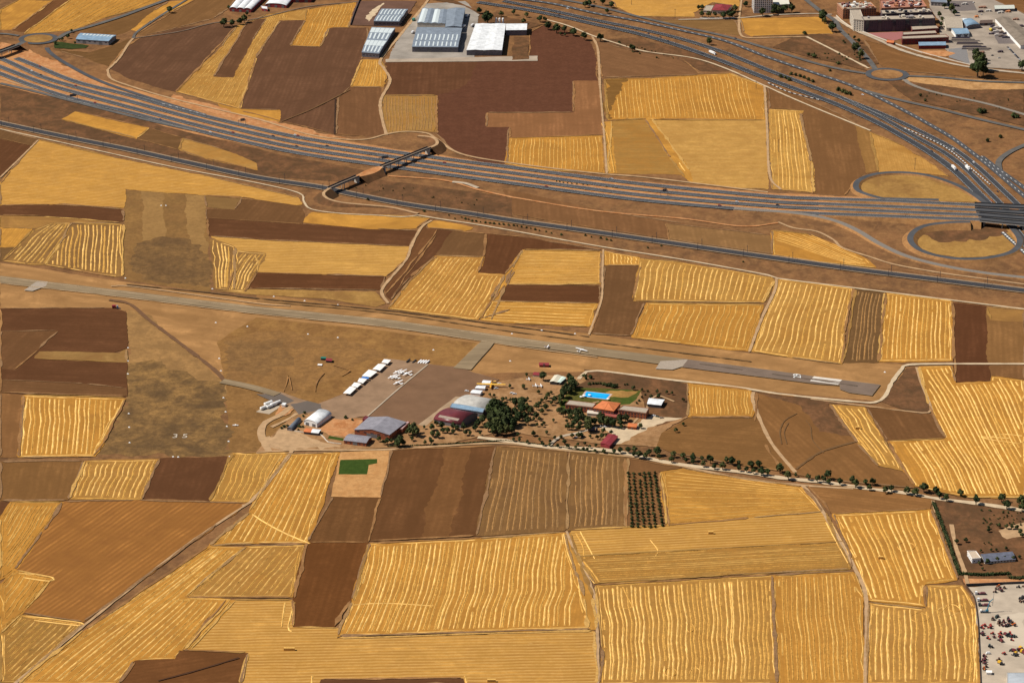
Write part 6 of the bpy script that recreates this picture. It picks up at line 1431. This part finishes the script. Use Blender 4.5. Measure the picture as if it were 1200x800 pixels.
pc = [(702,501,(.03,.03,.04)),(706,500.5,(.7,.7,.7)),(709,501,(.8,.8,.8)),(713,501,(.03,.03,.04)),(766,488,(.8,.8,.82)),(770.5,489,(.05,.07,.05)),(775.5,490.5,(.35,.28,.2)),(675,513.5,(.4,.4,.4)),(683,512,(.04,.04,.05)),(600,461.5,(.8,.8,.8)),(603,462.5,(.75,.75,.75)),(547,459,(.8,.8,.8)),(585,450.5,(.8,.8,.8)),(657,467,(.5,.5,.5)),(716,507,(.6,.6,.6)),(581.5,456,(.78,.78,.78))]
for k, (x, y, c) in enumerate(pc):
    nm = 'dark' if sum(c) < .3 else ('white' if sum(c) > 2 else 'grey'); where_ = ['in front of the clubhouse trees','in front of the clubhouse trees','in front of the clubhouse trees','in front of the clubhouse trees','at the corner of the right clubhouse wing','at the corner of the right clubhouse wing','at the corner of the right clubhouse wing','on the concrete track below the clubhouse','on the concrete track below the clubhouse','beside the grove','beside the grove','behind the grey hangar','beyond the yellow aeroplane','left of the clubhouse','behind the maroon shed','in front of the yellow aeroplane'][k]
    car(x, y, random.uniform(-.4, .4), c, f'{nm} parked car {where_}'+[', leftmost',', second',', third',', rightmost',', leftmost',', middle',', rightmost',', left',', right',', left',', right','','','','',''][k], 'cars parked at the airfield')
lorry(693.5,505.8,0.05,(.03,.05,.10),'long dark blue coach-like lorry in the clubhouse car park',L_=8,cab=(.03,.05,.10),group='large vehicles at the airfield')
for k in range(10):
    car(1181+k*1.5, 56.5+k*1.55, 2.2, [(.04,.04,.06),(.5,.5,.5),(.05,.06,.10),(.04,.04,.04)][k % 4], f'parked car in the slanting estate row, {ordn(k)} from its far end', 'cars parked in the estate')
for k, (x, y) in enumerate([(1159,72),(1171,69),(1163,66),(1141,4),(1145,19),(1150,18)]): car(x, y, .3*k, [(.04,.04,.05),(.5,.48,.45)][k % 2], 'car standing in the estate yard, '+['nearest the boundary','beside the car row','between lorry and boundary','at the top edge','left of the dark pair','right of the dark pair'][k], 'cars standing about the estate')
lorry(1161,37,1.7,(.75,.55,.05),'yellow-bodied lorry in the estate yard',L_=6,cab=(.75,.55,.05),group='lorries of the estate')
lorry(543.5,33,1.2,(.8,.8,.8),'white lorry between the two large warehouses',L_=7,group='lorries of the works'); lorry(553.5,32,1.2,(.75,.75,.75),'second white lorry close to the white warehouse',L_=8,group='lorries of the works')
lorry(547,21,1.3,(.3,.35,.45),'grey-blue lorry behind the pitched hall',L_=8,group='lorries of the works'); lorry(483.5,40,1.2,(.85,.85,.85),'white lorry left of the large factory hall',L_=6,group='lorries of the works')
lorry(484.5,25,1.3,(.02,.25,.20),'green container lorry left of the striped hall',L_=7,cab=(.02,.25,.20),group='lorries of the works')
# farm machines
def tractor(x, y, ang, col, label, s=1.0, name='tractor', cat='tractor', group='machines in the machinery yard'):
    t = tag(empty(name, on(x, y), ang), label, cat, group); t.scale = (s, s, s)
    m = MB(); m.rings([[(.2,-.45,.8),(.2,.45,.8),(.2,.45,1.6),(.2,-.45,1.6)],[(2.2,-.4,.8),(2.2,.4,.8),(2.2,.35,1.45),(2.2,-.35,1.45)]]); m.box((-.8,0,.95),(2.2,.9,.7)); m.build('bonnet', paint(col), t)
    m = MB(); m.prism([(-1.3,-.7,1.2),(.3,-.7,1.2),(.3,.7,1.2),(-1.3,.7,1.2)], [(-1.1,-.6,2.6),(.15,-.6,2.6),(.15,.6,2.6),(-1.1,.6,2.6)]); m.build('cab', C_glass, t)
    m = MB(); m.box((-.5,0,2.66),(1.7,1.5,.14)); m.build('cab_roof', paint(col), t)
    wheels(t, [(-.9,-.95),(-.9,.95)], .85, .45); wheels(t, [(1.7,-.8),(1.7,.8)], .5, .32)
    return t
def harvester(x, y, ang, col, label, s=1.0, group='machines in the machinery yard'):
    t = tag(empty('harvester', on(x, y), ang), label, 'harvester', group); t.scale = (s, s, s)
    m = MB(); m.prism([(-3,-1.3,1.0),(1.6,-1.3,1.0),(1.6,1.3,1.0),(-3,1.3,1.0)], [(-2.6,-1.2,3.2),(1.4,-1.2,3.4),(1.4,1.2,3.4),(-2.6,1.2,3.2)]); m.build('body', paint(col), t)
    m = MB(); m.prism([(1.65,-.9,1.4),(2.9,-.9,1.4),(2.9,.9,1.4),(1.65,.9,1.4)], [(1.65,-.85,3.3),(2.6,-.85,3.3),(2.6,.85,3.3),(1.65,.85,3.3)]); m.build('cab', C_glass, t)
    m = MB(); m.tube((3.9,-2.4,.8),(3.9,2.4,.8),.55,.55,10); m.box((3.3,0,.9),(.6,1.2,.5)); m.build('header', C_darkmetal, t)
    wheels(t, [(1.2,-1.4),(1.2,1.4)], .9, .5); wheels(t, [(-2.2,-1.2),(-2.2,1.2)], .55, .4); return t
RD = (.45,.03,.02); MR = (.16,.03,.035); OR = (.60,.14,.02); YE = (.70,.40,.03); DK = (.05,.045,.05); BR = (.20,.10,.06); GN = (.04,.09,.08)
CN = {RD:'red', MR:'maroon', OR:'orange', YE:'yellow', DK:'blackish', BR:'rusty brown', GN:'dark green'}
r1 = [(600,95,OR),(615,120,BR),(640,160,MR),(560,130,BR),(545,180,BR),(690,115,BR),(910,105,DK),(1000,98,BR),(940,290,DK),(985,270,DK),(985,330,BR),(1010,350,DK),(940,330,BR)]
r2 = [(510,605,BR),(560,580,GN),(585,560,DK),(620,650,DK),(600,665,BR),(680,650,MR),(640,700,BR),(700,715,MR),(755,700,BR),(750,610,DK),(775,640,MR),(790,660,DK),(840,700,OR),(830,670,BR)]
r3 = [(380,705,RD),(345,740,RD),(475,705,RD),(465,740,RD)]
r4 = [(345,20,DK),(350,45,MR),(505,30,RD),(530,85,MR),(440,105,RD),(625,30,RD),(630,80,RD),(640,145,MR),(715,50,MR),(785,42,RD),(810,130,RD),(790,75,GN),(855,80,GN)]
r5 = [(470,230,GN),(490,245,DK),(380,385,MR),(380,430,MR),(370,465,MR),(385,500,MR),(400,550,BR),(375,585,OR),(685,345,RD)]
r6 = [(830,300,MR),(860,350,YE),(880,375,DK),(920,290,MR),(950,265,YE),(965,310,YE),(990,335,MR),(600,440,BR),(625,490,YE),(650,510,DK)]
for rows_, y0, w_ in ((r1,680,'by the far wall'),(r2,680,'in the jumble below the crane'),(r3,680,'in the red knot by the wall'),(r4,740,'in the red line mid-yard'),(r5,740,'in the column by the wall'),(r6,740,'near the pale shed')):
    cnt = {}
    for (X, Y_, c) in sorted(rows_):
        k = cnt.get(c, 0); cnt[c] = k+1; tot = sum(1 for q in rows_ if q[2] == c)
        x = 1125+X/13.33; y = y0+Y_/13.33+1
        suf = f', {ordn(k)} of its colour' if tot > 1 else ''
        if c in (YE, MR) and y0 == 740 and X > 550: harvester(x, y, random.uniform(0, 6.28), c, f'{CN[c]} harvester-like machine {w_}{suf}', .8)
        else: tractor(x, y, random.uniform(0, 6.28), c, f'small {CN[c]} farm machine {w_}{suf}', random.uniform(.8, 1.15), 'farm_machine', 'farm machine')
for k, (X, Y_) in enumerate([(330,195),(365,300),(385,375)]):
    lorry(1125+X/13.33+.5, 680+Y_/13.33+2.2, 3.16, (.16,.05,.06), f'flatbed lorry with dark red load beside the blue crane, {ordn(k)} from the far wall', L_=8, box=False, cab=(.75,.75,.75) if k < 2 else (.05,.05,.06), group='flatbed lorries in the machinery yard')
car(1158,766.5,.1,(.8,.8,.8),'white van in the machinery yard by the curved wall','cars in the machinery yard',van=True); car(1190.5,794,.0,(.03,.03,.03),'black car on the pale shed roof deck','cars in the machinery yard') if False else None
B('container','white container at the bottom of the machinery yard','container',[(1156,788),(1162,788.2),(1162,786),(1156,785.8)],2.4,'flat',0,C_white,C_white)
# crane
p = on(1155,718); t = tag(empty('mobile_crane', p), 'blue mobile crane with raised lattice arm in the machinery yard', 'crane')
cb = plain('crane_blue', (.06,.20,.28), rough=.4)
m = MB(); m.box((-1,0,1.1),(7,2.5,1.2)); m.build('carrier', paint((.10,.13,.16)), t)
m = MB(); m.prism([(-5.4,-1.1,.6),(-3.6,-1.1,.6),(-3.6,1.1,.6),(-5.4,1.1,.6)], [(-5.2,-1.05,2.9),(-3.6,-1.05,2.9),(-3.6,1.05,2.9),(-5.2,1.05,2.9)]); m.build('cab', C_white, t)
m = MB(); m.box((1.2,0,2.2),(2.6,2.2,1.4)); m.build('slewing_body', cb, t)
m = MB(); m.tube((1.2,0,2.6),(3.2,1,10.5),.55,.42,6); m.tube((3.2,1,10.5),(6.5,2,13),.42,.36,6); m.build('boom', cb, t)
m = MB(); m.tube((6.2,2,6.0),(6.9,2.2,20.5),.2,.14,6); m.tube((3.4,1.1,10.6),(6.4,2,9),.22,.2,6); m.build('jib', plain('jib_grey',(.18,.2,.22)), t)
wheels(t, [(q, s) for q in (-4.3,-2,.2,1.8) for s in (-1.1,1.1)], .55, .4)
# ---------------------------------------------------------------- aircraft
def plane(x, y, ang, span, label, cw=(.85,.85,.84), cf=(.85,.85,.84), group=None, cat='light aircraft', name='light_aircraft', fat=1.0, high=True, chord=.13):
    t = tag(empty(name, on(x, y), ang), label, cat, group); L_ = span*.62; zf = 1.2*fat
    m = MB(); rr = []
    for f, r_ in ((-.62,.12),(-.45,.25),(-.1,.5),(.15,.62),(.3,.5),(.40,.22)):
        rr.append([(f*L_, math.cos(a)*r_*fat, zf+math.sin(a)*r_*fat) for a in [k*math.pi/4 for k in range(8)]])
    m.rings(rr); m.build('fuselage', paint(cf), t)
    c = span*chord; zw = zf+(.55 if high else -.3)*fat; m = MB()
    m.rings([[(c*.25,-span/2,zw+.15),(-c*.35,-span/2,zw+.15),(-c*.35,-span/2,zw+.28),(c*.25,-span/2,zw+.28)],[(c*.5,0,zw),(-c*.5,0,zw),(-c*.5,0,zw+.3),(c*.5,0,zw+.3)],[(c*.25,span/2,zw+.15),(-c*.35,span/2,zw+.15),(-c*.35,span/2,zw+.28),(c*.25,span/2,zw+.28)]]); m.build('wing', paint(cw), t)
    m = MB(); m.box((-.58*L_,0,zf+.15),(c*.55,span*.28,.12)); m.build('tailplane', paint(cw), t)
    m = MB(); m.prism([(-.66*L_,-.06,zf),(-.48*L_,-.06,zf),(-.48*L_,.06,zf),(-.66*L_,.06,zf)], [(-.68*L_,-.05,zf+1.5*fat),(-.60*L_,-.05,zf+1.5*fat),(-.60*L_,.05,zf+1.5*fat),(-.68*L_,.05,zf+1.5*fat)]); m.build('tail_fin', paint(cf), t)
    wheels(t, [(.1*L_,-.9*fat),(.1*L_,.9*fat),(-.5*L_,0)], .28*fat, .16); return t
ap = [(466,437.5,'the far left one'),(471.5,437.5,'the far middle one'),(477.5,439.5,'the far right one'),(460,443,'the near left one, leftmost'),(463.5,443.5,'the one close beside the leftmost'),(466.5,450,'the nearest one')]
for (x, y, l) in ap: plane(x, y, hd(466,437,461,434)+0.3, 15, f'white light aircraft parked on the apron, {l}', group='white aircraft on the apron')
plane(681.5,412,hd(678,411,690,409)+.5,16,'white aircraft standing on the runway, right one',group='aircraft on the runway')
plane(642,408.5,hd(640,408,650,409),9,'small white and dark aircraft on the runway, left one',group='aircraft on the runway',cf=(.2,.15,.2))
plane(575.5,454,hd(576,454,574.3,462),31,'large yellow-winged aeroplane beside the grey hangar',cw=(.80,.46,.06),cf=(.75,.36,.03),fat=1.9,chord=.12)
for k, (x, y) in enumerate([(628,453.5),(634,453.8),(620,446)]): plane(x, y, .1, 9 if k < 2 else 8, 'small white aircraft on the dry grass below the maroon hut, '+['left of the pair','right of the pair','the one nearest the hut'][k], group='aircraft on the dry grass')
for k in range(6):
    x = [478.5,485.5,492,495,498,501][k]; y = 424+.2*k; c = (.03,.03,.03) if k < 2 else (.85,.85,.85)
    t = tag(empty('trailer', on(x, y), hd(476,425,480,422)), ('black' if k < 2 else 'white')+f' glider trailer at the top of the apron, {ordn(k)} from the left', 'trailer', 'glider trailers at the top of the apron')
    m = MB(); m.rings([[(-4.6,-.5,.6),(-4.6,.5,.6),(-4.6,.4,1.2),(-4.6,-.4,1.2)],[(-3,-.8,.4),(-3,.8,.4),(-3,.7,1.7),(-3,-.7,1.7)],[(4,-.8,.4),(4,.8,.4),(4,.7,1.8),(4,-.7,1.8)]]); m.build('body', paint(c), t); wheels(t, [(.3,-.8),(.3,.8)], .35, .25)
t = lorry(134,361.3,0.15,(.35,.03,.05),'red and blue lorry beside the dark ploughed field',L_=5,cab=(.25,.3,.4),group='vehicles near the runway')
car(139,361.8,0.1,(.04,.05,.10),'dark blue car just right of the red lorry','vehicles near the runway')
# hay stacks
for (x, y, l_, lab) in [(339,762,10,'dark-sided bale stack on the pale stubble near the bottom left'),(833,625.7,6,'short bale stack on the striped stubble right of the olive rows'),(576,799,9,'bale stack at the bottom edge of the picture'),(1032,655,5,'bale stack among the windrows left of the scrubby plot'),(1005,503,4,'small bale stack in the narrow stubble strip'),(1190,0,1,'')][:5]:
    p = on(x, y); t = tag(empty('bale_stack', p), lab, 'bale stack', 'bale stacks in the stubble'); n_ = max(2, int(l_/2.4))
    for k in range(n_):
        for j in range(2):
            m = MB(); m.box(((k-(n_-1)/2)*2.45, 0, .65+1.26*j), (2.4, 2.2, 1.22)); m.build('bale', M_row2, t)

tr_ = random.Random(9); routes = [('A','farthest'),('B','second farthest'),('C','second nearest'),('D','nearest')]; nn_ = {}
for k in range(22):
    kk, lab = routes[k % 4]; pp = bands[kk]; i = 1+(k*5) % (len(pp)-4); f = tr_.uniform(.15, .85); x = pp[i][0]*(1-f)+pp[i+1][0]*f; y = pp[i][1]*(1-f)+pp[i+1][1]*f
    nn_.setdefault(kk, []).append((x, y, hd(*pp[i], *pp[i+1]), tr_.choice([(.75,.75,.74),(.04,.04,.05),(.30,.31,.33),(.28,.03,.03),(.05,.08,.2)])))
for kk, lab in routes:
    for j, (x, y, a, col) in enumerate(sorted(nn_[kk])): car(x, y, a, col, f'small car on the {lab} carriageway of the long motorway, {ordn(j)} from the left', 'cars on the motorways')
for k, (x, y, w_, d_, colr) in enumerate([(1151,10,12,7,0),(1158,14,9,6,1),(1149,15,8,5,2),(1172,16,10,6,1),(1181,15,7,6,3),(1190,24,9,6,0),(1196,32,8,6,2),(1144,21,6,5,3),(1120,8,10,6,2),(1130,6,9,5,1),(1172,62,8,5,2),(1150,63,9,4,0)]):
    p = on(x, y); t = tag(empty('material_stack', p, .1*(k % 4)), f'heap of mixed stock near the top right yard, {ordn(k)} of the scattered ones', 'material stack', 'scattered stock heaps in the estate'); m = MB()
    for q in range(3): m.box(((q-1)*w_*.3, (q % 2)*1.2, 1.0+.4*q*.5), (w_*.34, d_*(.6+.15*q), 2.0+.4*q), .05*q)
    m.build('stock', plain('stock%d' % colr, [(.30,.17,.12),(.45,.42,.38),(.09,.07,.08),(.50,.22,.10)][colr]), t)

for o in bpy.data.objects:
    if 'label' in o and not (4 <= len(o['label'].split()) <= 16): print('LABEL', o.name, o['label'])
